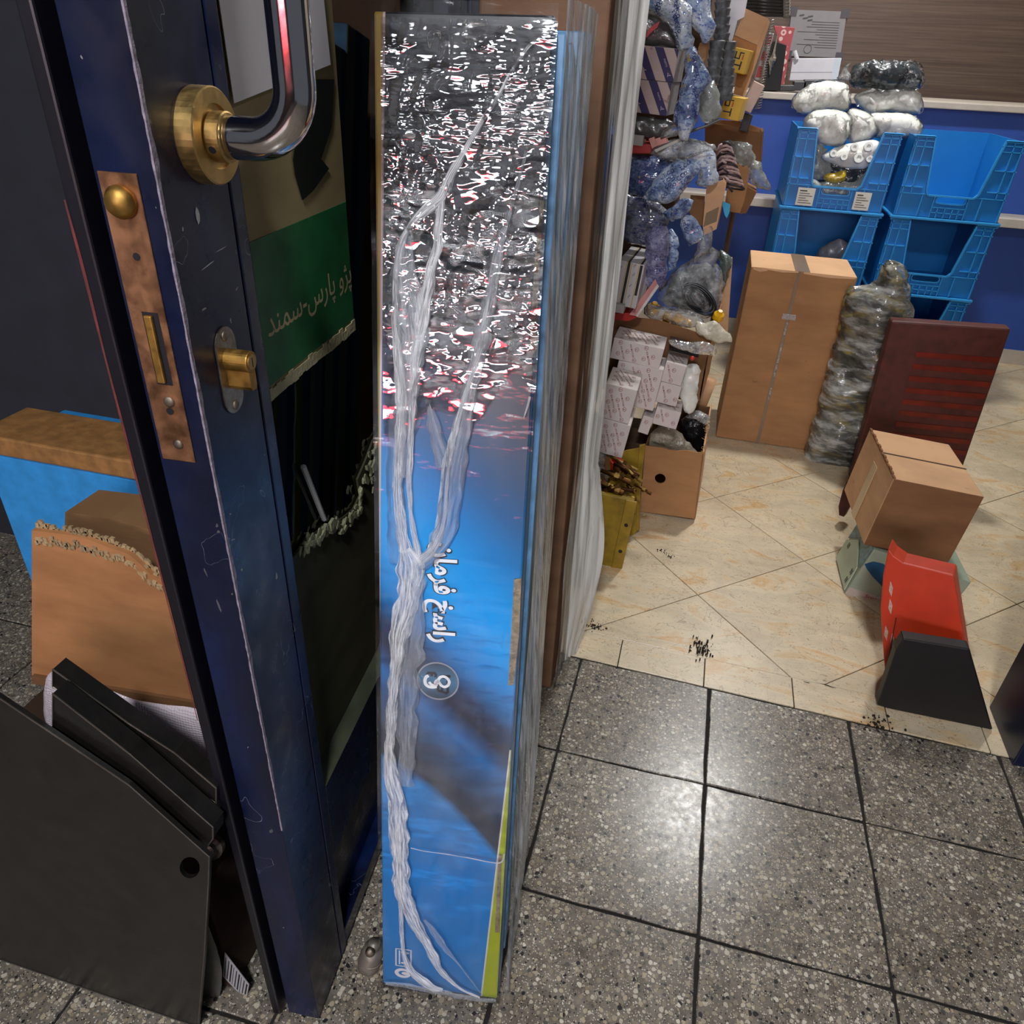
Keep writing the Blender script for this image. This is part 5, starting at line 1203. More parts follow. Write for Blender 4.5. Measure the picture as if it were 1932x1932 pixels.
def bolt(p, q, r, k):
    th = thing('bolt', BL_[k], 'bolt', tuple(p), 'brass bolts in the yellow bin')
    p, q = V(p), V(q); d = (q - p)
    MB().tube([p, q], r, 8).build('shank', M_BOLT[k % 3], th, smooth=True)
    MB().lathe(p.lerp(q, .45), d, [(r * 1.9, 0), (r * 1.9, r * 2.2)], 6).build('hex_collar', M_BOLT[(k + 1) % 3], th)
    MB().tube([p.lerp(q, .75), q], r * 1.25, 10, cap=True).build('threaded_end', M_BOLT[k % 3], th)
SPEC = [((1205, 918), (1229, 932), .72, .004), ((1188, 890), (1211, 909), .74, .0045), ((1170, 880), (1207, 897), .76, .0045), ((1148, 893), (1190, 910), .73, .006), ((1125, 905), (1158, 921), .71, .006), ((1128, 918), (1196, 925), .72, .0045), ((1155, 922), (1176, 930), .70, .006),
        ((1165, 868), (1202, 888), .80, .0045), ((1172, 878), (1197, 894), .78, .007), ((1187, 918), (1198, 930), .73, .005), ((1160, 930), (1196, 942), .735, .006), ((1165, 945), (1195, 952), .74, .006), ((1170, 958), (1197, 972), .745, .006), ((1168, 975), (1190, 985), .75, .005), ((1160, 1000), (1186, 1012), .74, .005), ((1150, 890), (1185, 886), .79, .005), ((1140, 925), (1170, 915), .70, .005), ((1150, 985), (1190, 965), .77, .005), ((1180, 905), (1160, 880), .77, .006)]
for i, (a, b_, y_, r) in enumerate(SPEC):
    p, q = atY(*a, y_), atY(*b_, y_ - .004)
    if p.z > .004 and q.z > .004: bolt(p - (q - p) * .35, q, r, i)
# kraft carton with a round hand hole
ch = Bx((1207, 965), (1312, 979), (1216, 841), .30, Z=.002, yaw=-2)
hc_ = thing('open_carton', 'open kraft carton with one round hand hole and ragged rim on the floor', 'carton', tuple(ch.base()))
hx = onplane(1245.6, 903, ch.o, ch.n); hu, hv = (hx - ch.o).dot(ch.u.normalized()), (hx - ch.o).dot(ch.w.normalized()); hr = .0165
pr = [V((0, 0)), V((ch.W, 0)), V((ch.W, ch.H)), V((ch.W * .9, ch.H * .985)), V((ch.W * .7, ch.H * 1.0)), V((ch.W * .5, ch.H * .97)), V((ch.W * .3, ch.H * 1.0)), V((0, ch.H))]
rg = [V((hu + math.cos(a * 6.2832 / 24) * hr, hv + math.sin(a * 6.2832 / 24) * hr)) for a in range(24)]
vs, es_, fs, *_ = delaunay_2d_cdt(pr + rg, [(i, (i + 1) % 8) for i in range(8)] + [(8 + i, 8 + (i + 1) % 24) for i in range(24)], [], 1, 1e-6)
mb = MB(); un, wn = ch.u.normalized(), ch.w.normalized()
for f in fs:
    cc = sum((vs[i] for i in f), V((0, 0))) / len(f)
    if (cc - V((hu, hv))).length < hr * .985: continue
    mb.prism([ch.o + un * vs[i].x + wn * vs[i].y for i in f], -ch.n * .004)
mb.build('front_panel', M_KRAFT, hc_)
sz = .0
rt = [ch.sidep(0, 0), ch.sidep(1, 0), ch.sidep(1, 1.15), ch.sidep(.7, 1.2), ch.sidep(.4, 1.05), ch.sidep(.15, 1.08), ch.sidep(0, 1)]
MB().prism(rt, -un * .004).build('right_panel', M_KRAFTL, hc_)
MB().prism([ch.p(0, 0, .02), ch.p(0, 0, 1), ch.p(0, 1, 1), ch.p(0, 1, .02)], un * .004).build('left_panel', M_KRAFTD, hc_)
MB().prism([ch.p(0, 0, 1), ch.p(1, 0, 1), ch.p(1, 1.1, 1), ch.p(0, 1.1, 1)], ch.n * .004).build('back_panel', M_KRAFTD, hc_)
MB().prism([ch.p(.02, .01, .02), ch.p(.98, .01, .02), ch.p(.98, .01, .98), ch.p(.02, .01, .98)], V((0, 0, .003))).build('bottom', M_KRAFTD, hc_)
mb = MB(); rn = random.Random(6)
for k in range(40):
    q = ch.p(1, 1, 0).lerp(ch.sidep(.6, 1.12), rn.random()); d_ = V((rn.uniform(-1, .3), rn.uniform(-.6, .4), rn.uniform(-.2, .6))).normalized()
    mb.tube([q + V((0, -.003, 0)), q + d_ * rn.uniform(.006, .018)], .0008, 4)
for k in range(18):
    q = ch.p(rn.uniform(.35, .75), .985, 0, .002); mb.tube([q, q + V((rn.uniform(-1, 1), -.3, rn.uniform(-.6, .5))) * .006], .0007, 4)
tag(mb.build('torn_fibres', plain('kraft_fibre', '#b08a60', .9), hc_), 'ragged paper fibres at the torn carton corner', kind='stuff')
bag('plastic_bag', [(1222, 835), (1232, 812), (1250, 801), (1272, 806), (1296, 830), (1318, 858), (1300, 866), (1240, 856)], 1.10, .035, 'grubby white bag of parts in the holed carton', milky('grubby_bag', '#a79c88', .3, .8, 60), seed=21, h=.01, cs=50)
bag('plastic_bag', [(1281, 800), (1292, 784), (1315, 778), (1335, 785), (1336, 815), (1330, 846), (1310, 846), (1292, 825)], 1.20, .04, 'shiny black bag in the holed carton', milky('black_bag', '#15181c', .12, .9, 40), seed=22, h=.01)
bag('plastic_bag', [(1290, 792), (1300, 779), (1318, 775), (1338, 784), (1336, 812), (1326, 806), (1310, 796)], 1.15, .012, 'clear bag mouth folded over the black bag', M_CLEAR, seed=23, h=.01)
# patterned white spare part boxes
M_KIAB = plain('printed_white_card', '#cfc6c2', .5, var=.04); M_KIAI = plain('maroon_ink', '#8a4038', .5, var=.1)
kia_src = text_mb('KIA MOTORS', V((0, 0, 0)), V((1, 0, 0)), V((0, 1, 0)), .0066, 0, thick=.012)
kia_w = max(v.x for v in kia_src.v)
def kia_pattern(o, ex, ey, W_, H_):
    """rows of slanted lettering and oval marks over a W x H face"""
    mb = MB(); nz = ex.cross(ey)
    ang = math.radians(-66); dx = ex * math.cos(ang) + ey * math.sin(ang); dy = -ex * math.sin(ang) + ey * math.cos(ang)
    px_, py_ = .0165, .0145
    i0 = 0
    n1 = int((W_ + H_) / py_) + 4; n2 = int((W_ + H_) / px_) + 4
    for j in range(-n1, n1):
        for i in range(-n2, n2):
            base = ex * (W_ / 2) + ey * (H_ / 2) + dx * (i * .058 + (j % 2) * .029) + dy * (j * .0135)
            pts = [base, base + dx * kia_w, base + dy * .006, base + dx * kia_w + dy * .006]
            if all(.002 < p_.dot(ex) < W_ - .002 and .002 < p_.dot(ey) < H_ - .002 for p_ in pts):
                k = len(mb.v); mb.v += [o + base + dx * v.x + dy * v.y + nz * .0006 for v in kia_src.v]
                mb.f += [tuple(q + k for q in f) for f in kia_src.f]; mb.uv += kia_src.uv; mb.mi += kia_src.mi
            ov = base + dx * (kia_w + .0085) + dy * .0027
            if .008 < ov.dot(ex) < W_ - .008 and .008 < ov.dot(ey) < H_ - .008:
                m = 14
                for a in range(m):
                    a0, a1 = a * 6.2832 / m, (a + 1) * 6.2832 / m
                    P = lambda a_, r: o + ov + ex * math.cos(a_) * r + ey * math.sin(a_) * r * 1.1 + nz * .0006
                    mb.face([P(a0, .0056), P(a1, .0056), P(a1, .0046), P(a0, .0046)])
                mb.face([o + ov + ex * x_ + ey * y_ + nz * .0006 for x_, y_ in ((-.003, -.0006), (.003, -.0006), (.003, .0006), (-.003, .0006))])
                mb.face([o + ov + ex * x_ + ey * y_ + nz * .0006 for x_, y_ in ((-.003, -.0025), (-.0018, -.0025), (-.0018, .0025), (-.003, .0025))])
    return mb
def kia(bl, br, tl, depth, Y, label, yaw=0):
    b = Bx(bl, br, tl, depth, Y=Y, yaw=yaw)
    th = thing('spare_part_box', label, 'box', tuple(b.base()), 'white spare part boxes with maroon lettering')
    b.mb().build('body', M_KIAB, th, bevel=.0015, seg=1)
    p = kia_pattern(b.o, b.u.normalized(), b.w.normalized(), b.W, b.H)
    tp = kia_pattern(b.o + b.w, b.u.normalized(), b.d.normalized(), b.W, b.D)
    if p.v: p.build('front_print', M_KIAI, th, recalc=False)
    if tp.v: tp.build('top_print', M_KIAI, th, recalc=False)
    return b
K7 = kia((1121, 851), (1173, 865), (1128, 787), .13, .85, 'white lettered spare part box lowest at the front left of the pile')
K6 = kia((1128, 786), (1185, 801), (1147, 723), .13, .85, 'white lettered spare part box second up at the front left of the pile')
K1 = kia((1150, 675), (1243, 697), (1151, 635), .11, .99, 'long white lettered spare part box topmost of the pile')
K2 = kia((1150, 757), (1232, 776), (1150, 676), .11, .99, 'white lettered spare part box directly under the topmost one')
K3 = kia((1246, 719), (1284, 729), (1252, 680), .10, 1.02, 'small white lettered box upper right of the pile')
K4 = kia((1236, 758), (1275, 768), (1246, 720), .10, 1.02, 'small white lettered box middle right of the pile')
K5 = kia((1230, 799), (1275, 811), (1235, 766), .09, 1.0, 'small white lettered box lowest right of the pile above the holed carton')
K8 = kia((1203, 815), (1222, 821), (1208, 782), .08, .985, 'narrow white lettered box in the middle low of the pile')
# hidden packing carton carrying the pile
hz = min(K7.o.z, .3)
tag(MB().box((-.19, .87, .002), (.17, 0, 0), (0, .12, 0), (0, 0, K7.o.z - .006)).build('filler_carton', M_KRAFTD, bevel=.003), 'dark kraft carton under the white lettered boxes behind the bolt bin', 'carton')
tag(MB().box((-.19, 1.09, .002), (.235, 0, 0), (0, .20, 0), (0, 0, .19)).build('filler_carton', cardboard('shadow_board', '#5a4434', .3), bevel=.003), 'added dark carton standing for shade in the gap behind the bolt bin', 'carton')  # dark carton added so the gap behind the bin reads as shade
# red cup and wraps under K7
rcp = MB(); q = atY(1160, 878, .80)
rcp.lathe(q + V((0, 0, -.02)), V((.2, -.1, 1)), [(.010, 0), (.019, .03), (.020, .036), (.018, .036), (.010, .004)], 18)
tag(rcp.build('red_cup', plain('red_plastic', '#c22a20', .3, var=.08), smooth=False), 'bright red plastic cup tucked under the lowest lettered box', 'cup')
bag('plastic_wrap', [(1118, 850), (1140, 858), (1143, 885), (1150, 905), (1140, 918), (1124, 925), (1114, 940), (1112, 900)], .79, .012, 'crumpled clear wrap beside the red cup', M_CLEAR, cat='wrap', seed=24, h=.008, crumple=.008)
bag('plastic_bag', [(1288, 700), (1300, 688), (1320, 690), (1318, 730), (1312, 772), (1296, 780), (1284, 745)], 1.07, .02, 'white crumpled bag right of the small lettered boxes', M_MILK, seed=25, h=.009, crumple=.01, cs=60)
mb = MB()
for k in range(7):
    p, q = atY(1263, 645 + k * 2.6, 1.05 + k * .002), atY(1318, 662 + k * 2.2, 1.05 + k * .002)
    mb.box(p, (q - p), (0, .05, 0), (0, 0, .0012))
tag(mb.build('rubber_strips', plain('black_strip', '#131316', .3, var=.2)), 'stack of black rubber strips beside the topmost lettered box', 'strips')
bag('plastic_bag', [(1262, 641), (1300, 646), (1340, 647), (1354, 664), (1346, 672), (1318, 668), (1275, 656)], 1.02, .01, 'flat clear bag over the black rubber strips', M_CLEAR, seed=26, h=.01, crumple=.005)
tag(MB().lathe(atY(1306, 676, 1.0), (0, -1, .5), [(.006, 0), (.006, .004), (.003, .007)], 14).build('red_stopper', MATS['red_plastic'], smooth=True), 'tiny red stopper on the small lettered box', 'stopper')
# paper roll
tag(MB().tube([atY(1318, 772, 1.34), atY(1340, 715, 1.34)], .022, 18).build('cardboard_roll', M_KRAFTL, smooth=True), 'short pale cardboard roll standing behind the holed carton', 'roll')
# carton tray of yellow parts
tr_ = Bx((1140, 700), (1330, 735), (1150, 594), .26, Y=1.13)
L0, L1 = atY(1152, 595, 1.13), atY(1343, 637, 1.13)
zb_ = max(.20, atY(1330, 760, 1.13).z)
ty = thing('parts_carton', 'open brown carton of yellow plastic parts above the lettered boxes', 'carton', tuple(V(((L0.x + L1.x) / 2, 1.26, zb_))))
MB().prism([V((L0.x, 1.13, zb_)), V((L1.x, 1.13, zb_)), L1, atY(1300, 622, 1.13), atY(1238, 603, 1.13), L0], (0, .004, 0)).build('front_panel', M_KRAFTD, ty)
MB().prism([V((L1.x, 1.13, zb_)), V((L1.x + .02, 1.40, zb_)), V((L1.x + .02, 1.40, L1.z + .03)), V((L1.x, 1.13, L1.z))], (-.004, 0, 0)).build('right_panel', M_KRAFT, ty)
MB().prism([V((L0.x, 1.13, zb_)), V((L0.x, 1.40, zb_)), V((L0.x, 1.40, L0.z)), V((L0.x, 1.13, L0.z))], (.004, 0, 0)).build('left_panel', M_KRAFTD, ty)
MB().box((L0.x, 1.134, zb_ + .1), (L1.x - L0.x, 0, 0), (0, .26, 0), (0, 0, .004)).build('bottom', M_KRAFTD, ty)
M_YPL = plain('yellow_plastic', '#d9a514', .3, var=.08)
rn = random.Random(12)
for i, (x, y, r) in enumerate(((1280, 600, 13), (1232, 578, 13), (1355, 592, 11), (1262, 596, 10), (1300, 606, 9))):
    q = atY(x, y, 1.2); R_ = (atY(x + r, y, 1.2) - q).length
    tag(MB().lathe(q - V((0, 0, R_)), V((rn.uniform(-.5, .5), -.4, 1)), [(R_ * .7, 0), (R_, .004), (R_ * .95, R_ * 1.2), (R_ * .5, R_ * 1.5), (R_ * .4, R_ * 1.9), (R_ * .25, R_ * 1.9)], 16).build('plastic_funnel', M_YPL, smooth=False),
        ['yellow plastic funnel in front of the hose bag', 'yellow plastic funnel beside the red open box', 'yellow plastic funnel at the right end of the parts carton', 'yellow plastic funnel half hidden behind the carton lip', 'yellow plastic funnel next to the milky parts bag'][i], 'funnel', 'yellow funnels in the parts carton')
bag('plastic_bag', [(1312, 610), (1330, 606), (1355, 610), (1372, 625), (1381, 643), (1352, 646), (1322, 632)], 1.12, .018, 'small milky bag hanging over the parts carton corner', milky('cream_bag', '#dcd6bf', .2, .7, 60), seed=27, h=.008, crumple=.008, cs=60)
bag('plastic_bag', [(1215, 575), (1262, 580), (1310, 590), (1330, 612), (1300, 618), (1255, 605), (1222, 598)], 1.165, .02, 'clear bag lying over the yellow funnels', M_CLEAR, seed=28, h=.012)
# hose bag
hb = thing('hose_bag', 'clear grey bag of coiled black hose on the parts carton', 'bag', tuple(atY(1310, 595, 1.28)))
HBO = [(1242, 570), (1255, 530), (1275, 508), (1300, 492), (1325, 476), (1345, 466), (1356, 475), (1352, 495), (1362, 520), (1366, 555), (1355, 585), (1325, 600), (1290, 592), (1262, 590)]
bag('', HBO, 1.28, .035, '', M_CLEAR, parent=hb, part='bag_film', seed=29, h=.012, crumple=.012)
bag('', [(1250, 568), (1270, 525), (1300, 505), (1335, 495), (1350, 520), (1356, 560), (1330, 590), (1290, 585)], 1.30, .012, '', plain('dull_grey_fill', '#5d676a', .5, var=.3, scale=40), parent=hb, part='contents', seed=30)
mb = MB(); qc = atY(1320, 560, 1.285)
for k in range(5):
    r1 = .014 + .008 * k; mb.tube([qc + V((math.cos(a) * r1 * 1.15, -.02 - .003 * k + .004 * math.sin(2 * a + k), math.sin(a) * r1 * .8 - math.cos(a) * r1 * .5)) for a in [i * 6.2832 / 24 for i in range(25)]], .0035, 8, cap=False)
mb.build('hose_coil', plain('black_hose', '#1b2024', .3, var=.1), hb, smooth=True)
bag('plastic_bag', [(1358, 470), (1380, 490), (1375, 515), (1366, 540), (1358, 510)], 1.35, .02, 'green grey bag behind the hose bag', milky('green_grey_bag', '#56645f', .2, .8, 50), seed=31, h=.01)
cb = Bx((1352, 640), (1372, 640), (1372, 498), .1, Y=1.42)
tag(cb.mb().build('slim_carton', M_KRAFTL, bevel=.002), 'slim pale carton edge standing behind the hose bag', 'carton')
# striped white box with red open box
b = Bx((1152, 573), (1199, 583), (1165, 490), .19, Y=1.02, yaw=-3)
sx = thing('striped_box', 'white box with black and gold stripes beside the tall carton', 'box', tuple(b.base()))
b.mb().build('body', plain('white_gloss_card', '#b9b5b6', .4, var=.03), sx, bevel=.0015)
M_GOLD = plain('gold_ink', '#b39a3a', .4); M_BLK = plain('black_stripe_ink', '#17171a', .5)
for a0 in (.36, .84):
    b.strip(a0, a0 + .10, (0.0 if a0 < .5 else .3), (.98 if a0 > .5 else 1.0), off=.0005).build('black_stripe', M_BLK, sx)
    b.strip(a0 - .05, a0 - .02, 0.0, 1.0, off=.0005).build('gold_stripe', M_GOLD, sx)
    b.strip(a0 + .135, a0 + .165, 0.0, 1.0, off=.0005).build('gold_stripe', M_GOLD, sx) if a0 < .8 else None
    b.strip(a0, a0 + .08, 0.0, 1.0, off=.0005, face='top').build('black_stripe', M_BLK, sx)
    b.strip(a0 - .05, a0 - .02, 0.0, 1.0, off=.0005, face='top').build('gold_stripe', M_GOLD, sx)
mb = MB()
for (a, v) in ((.08, .15), (.08, .5), (.1, .8), (.62, .2), (.6, .45), (.64, .7), (.62, .9)):
    merge(mb, text_mb('FIX', b.p(a, v, 0, .0008), b.u + b.w * .9, b.w - b.u * .6, .007))
mb.build('lettering', M_BLK, sx, recalc=False)
b2_ = Bx((1151, 588), (1176, 592), (1152, 572), .12, Y=1.0)
tag(b2_.mb().build('grey_box', plain('grey_card', '#9c9894', .5), bevel=.001), 'small flat grey box under the striped box', 'box')
ro = thing('red_open_box', 'red flat box with its pink lid open beside the striped box', 'box', tuple(atY(1200, 600, 1.06)))
MB().prism(wY([(1158, 592), (1185, 590), (1205, 598), (1186, 606), (1156, 603)], 1.06), (0, .10, 0)).build('tray', plain('red_card', '#a5261e', .45, var=.1), ro, bevel=.001)
MB().prism(wY([(1187, 594), (1236, 527), (1240, 536), (1199, 596)], 1.05), (0, .003, 0)).build('lid', plain('pink_card_inner', '#c98a86', .5, var=.15), ro)
MB().prism(wY([(1199, 596), (1240, 536), (1243, 541), (1203, 598)], 1.048), (0, .004, 0)).build('lid_edge', plain('white_edge', '#cfc9c2', .5), ro)
# blue printed courier style bags
def printbag(name, body, base, ink, scale=26):
    t = NT(name); p = t.pos((1, 1, 1), (0, .6, 0)); n1 = t.noise(p, scale, 4, .6)
    w = t.noise(t.pos((1, 1, 2.4), (0, .5, 0)), 70, 3, .6)
    col = t.ramp(n1, [(0.3, c(base[0])), (.5, c(base[1])), (.66, c(base[2]))])
    col = t.mix(t.math('MULTIPLY', t.math('GREATER_THAN', w, .58), .7), col, c(ink))
    sp_ = t.noise(t.pos(loc=(3, 1, 2)), 34, 2); col = t.mix(t.math('MULTIPLY', t.math('GREATER_THAN', sp_, .70), .9), col, c('#c0a53a'))
    t.base(col); t.p(Roughness=.16); t.set(t.b, 'Coat Weight', .7); t.bump(t.noise(t.pos(), 45, 5, .65), 1.0, .012); MATS[name] = t.m; return t.m
M_PB = printbag('blue_printed_bag', None, ('#25365f', '#8ea6cc', '#d7e2ee'), '#23408f'); M_PBD = printbag('blue_printed_bag_dark', None, ('#1a2540', '#4a5f8c', '#7d90b4'), '#172a63'); M_PBG = printbag('grey_printed_bag', None, ('#2b2d36', '#5c6070', '#8a90a0'), '#1e2c66')
M_TCO = plain('navy_letter_ink', '#1d2a6b', .4)
def tco(px, py, Y, w, rot, size, body='T.CO', mat=None):
    o = atY(px, py, Y); r = math.radians(rot); return text_mb(body, o, V((math.cos(r), 0, math.sin(r))), V((-math.sin(r), 0, math.cos(r))), size, 0, thick=.01)
def drape(mb_text, bvh, Y):
    """lay flat lettering onto the front of a bag surface"""
    ok = []
    for v in mb_text.v:
        hit = bvh.ray_cast(V((v.x, Y - .3, v.z)), V((0, 1, 0)))[0]
        ok.append(hit is not None)
        if hit is not None: v.y = hit.y - .0012
    keep = [i for i, f in enumerate(mb_text.f) if all(ok[k] for k in f)]
    mb_text.f = [mb_text.f[i] for i in keep]; mb_text.uv = [mb_text.uv[i] for i in keep]; mb_text.mi = [mb_text.mi[i] for i in keep]
    return mb_text
def pbag(pxs, Y, th, lab, mat, letters, seed, crumple=.008, h=.010, auto=None):
    root = thing('printed_bag', lab, 'bag', tuple(atY(*pxs[0], Y)), 'blue printed plastic bags')
    pm = pillow(wY(pxs, Y), th, (0, -1, 0), h=h, crumple=crumple, seed=seed, cscale=34)
    bv = BVHTree.FromPolygons(pm.v, pm.f)
    pm.build('bag', mat, root, smooth=True)
    if auto:
        rot, size = auto; xs = [p[0] for p in pxs]; ys = [p[1] for p in pxs]; rq = random.Random(seed)
        for yy in range(int(min(ys)) + 8, int(max(ys)) - 2, int(size * 1050)):
            for xx in range(int(min(xs)) + 2, int(max(xs)) - 14, 34):
                letters = letters + [(xx + rq.uniform(-4, 4), yy, Y, 0, rot + rq.uniform(-8, 8), size, rq.choice(('T.CO', 'ETCO', '.CO.', 'T.CO')))]
    mb = MB()
    for l in letters: merge(mb, tco(*l))
    if mb.v:
        drape(mb, bv, Y)
        if mb.f: mb.build('lettering', M_TCO, root, recalc=False)
    return root
pbag([(1175, 300), (1200, 292), (1250, 300), (1275, 318), (1262, 352), (1245, 378), (1215, 372), (1180, 362), (1172, 340)], 1.16, .035, 'dark blue printed bag in the shadow beside the tall carton', M_PBD, [(1215, 320, 1.118, 0, 10, .016), (1195, 345, 1.118, 0, -8, .016)], 41, auto=(-8, .013))
pbag([(1215, 372), (1240, 335), (1270, 305), (1305, 300), (1320, 322), (1300, 345), (1282, 372), (1255, 385)], 1.10, .035, 'bright blue and white printed bag roll in the middle of the shelf', M_PB, [(1270, 350, 1.058, 0, 40, .016), (1258, 362, 1.058, 0, 38, .012)], 42, auto=(38, .013))
pbag([(1238, 300), (1275, 268), (1310, 262), (1345, 285), (1352, 320), (1356, 342), (1330, 350), (1312, 345), (1318, 320), (1285, 308)], 1.17, .035, 'pale printed bag with white folds above the small open carton', printbag('white_printed_bag', None, ('#7f93b8', '#cdd9e6', '#f0f4f6'), '#5b78b8'), [], 43)
pbag([(1170, 365), (1205, 372), (1250, 388), (1262, 410), (1255, 440), (1225, 462), (1185, 458), (1168, 430)], 1.17, .03, 'dark grey clear bag with navy lettering left of the small carton', M_PBG, [(1200, 385, 1.13, 0, -15, .014), (1218, 445, 1.13, 0, 18, .014, '.CO')], 44, auto=(-14, .012))
pbag([(1222, 440), (1258, 425), (1262, 460), (1260, 500), (1256, 535), (1240, 546), (1222, 540), (1218, 500)], 1.09, .022, 'hanging violet grey bag lettered T.CO above the red open box', printbag('violet_printed_bag', None, ('#4c4a72', '#77769c', '#a2a4c2'), '#3a3f7d'), [(1231, 492, 1.062, 0, 3, .020), (1232, 514, 1.062, 0, 3, .013, 'ETCO'), (1240, 530, 1.062, 0, 5, .013, '.CO.')], 45)
pbag([(1260, 432), (1276, 440), (1279, 480), (1274, 505), (1262, 512), (1260, 470)], 1.12, .018, 'narrow printed bag right of the lettered violet bag', M_PB, [], 46, auto=(80, .010))
pbag([(1262, 395), (1290, 372), (1309, 378), (1300, 398), (1285, 410), (1268, 418), (1250, 402)], 1.08, .016, 'small folded printed bag flap in front of the carton', M_PB, [(1276, 400, 1.06, 0, 40, .012, 'Ind')], 47, auto=(40, .010))
pbag([(1284, 408), (1305, 405), (1320, 425), (1327, 440), (1312, 460), (1302, 466), (1290, 440)], 1.10, .016, 'clear lettered bag corner under the small carton', M_PB, [(1290, 428, 1.08, 0, -60, .013, '.CO')], 48, auto=(-58, .010))
bag('plastic_bag', [(1225, 292), (1250, 268), (1290, 262), (1335, 268), (1356, 280), (1330, 288), (1290, 300), (1255, 302)], 1.12, .02, 'empty clear bag over the printed bags', M_CLEAR, seed=49)
bag('plastic_bag', [(1318, 440), (1345, 425), (1340, 465), (1325, 480), (1308, 495), (1315, 465)], 1.20, .01, 'long clear bag tail hanging under the small carton', M_CLEAR, seed=50, h=.01)
# small open carton with tan flap
sc_ = thing('small_carton', 'small open carton with a hanging tan flap amid the printed bags', 'carton', tuple(atY(1330, 440, 1.22)))
MB().prism(wY([(1303, 368), (1330, 370), (1326, 425), (1312, 428), (1300, 398)], 1.24), (0, .004, 0)).build('inner_wall', M_KRAFTD, sc_)
MB().prism(wY([(1334, 346), (1364, 340), (1370, 352), (1358, 400), (1352, 432), (1328, 444), (1326, 425), (1330, 380)], 1.20), (0, .004, 0)).build('flap', M_KRAFTL, sc_)
MB().prism(wY([(1332, 402), (1357, 390), (1352, 418), (1327, 428)], 1.199), (0, -.0006, 0)).build('tape', M_TAPE, sc_)
MB().prism(wY([(1364, 340), (1370, 350), (1359, 405), (1354, 430), (1358, 400)], 1.205), (0, .06, 0)).build('side_wall', M_KRAFT, sc_)
# pink and black cable coil
cc_ = thing('cable_coil', 'bundle of looped pink and black cables over the torn carton', 'cable', tuple(atY(1380, 380, 1.34)))
M_PINK = plain('pink_cable', '#b59a98', .5, var=.12); M_BCAB = plain('black_cable', '#2c2226', .5)
rn = random.Random(17)
for k in range(13):
    f = k / 12
    A = atY(1352 + 8 * f, 282 + 66 * f, 1.33 + .002 * k); B2 = atY(1378 + 26 * f, 278 + 78 * f, 1.32 + .002 * k); L_ = (B2 - A)
    side = V((0, -.012, .016 - .01 * f))
    pts = [A + L_ * (.5 - .5 * math.cos(a)) + side * math.sin(a) + V((0, 0, rn.uniform(-.001, .001))) for a in [i * 6.2832 / 18 for i in range(19)]]
    MB().tube(pts, .0032, 7, cap=False).build('cable_loop', M_PINK if k % 3 else M_BCAB, cc_, smooth=True)
for k in range(6):
    A, B2 = atY(1350 + k, 290 + 11 * k, 1.31), atY(1362 + 4 * k, 272 + 18 * k, 1.30)
    MB().tube([A, A.lerp(B2, .5) + V((0, -.01, .01)), B2], .003, 7).build('cable_strand', M_BCAB if k % 2 else M_PINK, cc_, smooth=True)
tag(MB().prism(wY([(1360, 378), (1369, 382), (1378, 386), (1376, 402), (1371, 412), (1367, 405), (1364, 392)], 1.30), (0, .003, 0)).build('blue_ribbon', plain('cyan_plastic', '#1fa0cf', .4)), 'bright cyan plastic scrap below the cable loops', 'ribbon')
tcx = thing('torn_carton', 'kraft carton with a ragged rim behind the pink cable loops', 'carton', tuple(atY(1395, 408, 1.62)))
MB().prism(wY([(1376, 330), (1382, 306), (1388, 311), (1395, 309), (1402, 316), (1410, 313), (1414, 322), (1410, 352), (1404, 380), (1396, 402), (1380, 400), (1366, 395)], 1.60), (0, .005, 0)).build('front_panel', M_KRAFT, tcx)
MB().prism(wY([(1410, 352), (1428, 362), (1408, 402), (1396, 404), (1404, 380)], 1.605), (0, .12, 0)).build('side_panel', M_KRAFTD, tcx)
bag('plastic_bag', [(1370, 268), (1395, 264), (1418, 275), (1425, 292), (1432, 306), (1438, 322), (1452, 345), (1455, 355), (1430, 352), (1414, 340), (1408, 318), (1385, 300)], 1.66, .04, 'clear bag of grey parts hanging over the blue desk front', film('grey_clear_bag', haze=(.15, .7), ramp=(.4, .7), scale=(40, 40, 40), gloss=.7, bstr=1., bdist=.012, tint='#aebab9'), seed=51, h=.012, crumple=.012)
bx_ = Bx((1345, 290), (1432, 292), (1352, 236), .2, Y=1.75)
brc = thing('brown_carton', 'open brown carton rim behind the clear bag and cable loops', 'carton', tuple(bx_.base()))
MB().prism(wY([(1330, 232), (1372, 236), (1437, 250), (1435, 262), (1432, 320), (1330, 320)], 1.75), (0, .005, 0)).build('front_panel', M_KRAFTD, brc)
MB().prism(wY([(1330, 225), (1395, 228), (1437, 243), (1437, 250), (1372, 236), (1330, 232)], 1.90), (0, .005, 0)).build('back_panel', M_KRAFT, brc)
MB().prism(wY([(1437, 250), (1441, 246), (1436, 320), (1432, 320)], 1.752), (0, .15, 0)).build('side_panel', M_KRAFTD, brc)
tag(MB().tube([atY(1384, 395, 1.8), V((atY(1384, 395, 1.8).x, 1.8, .001))], .009, 8).build('rack_leg', plain('rusty_post', '#4a3428', .7, var=.3)), 'thin rusty rack leg in front of the blue desk', 'pole')  # leg of the rack, set up as a separate upright
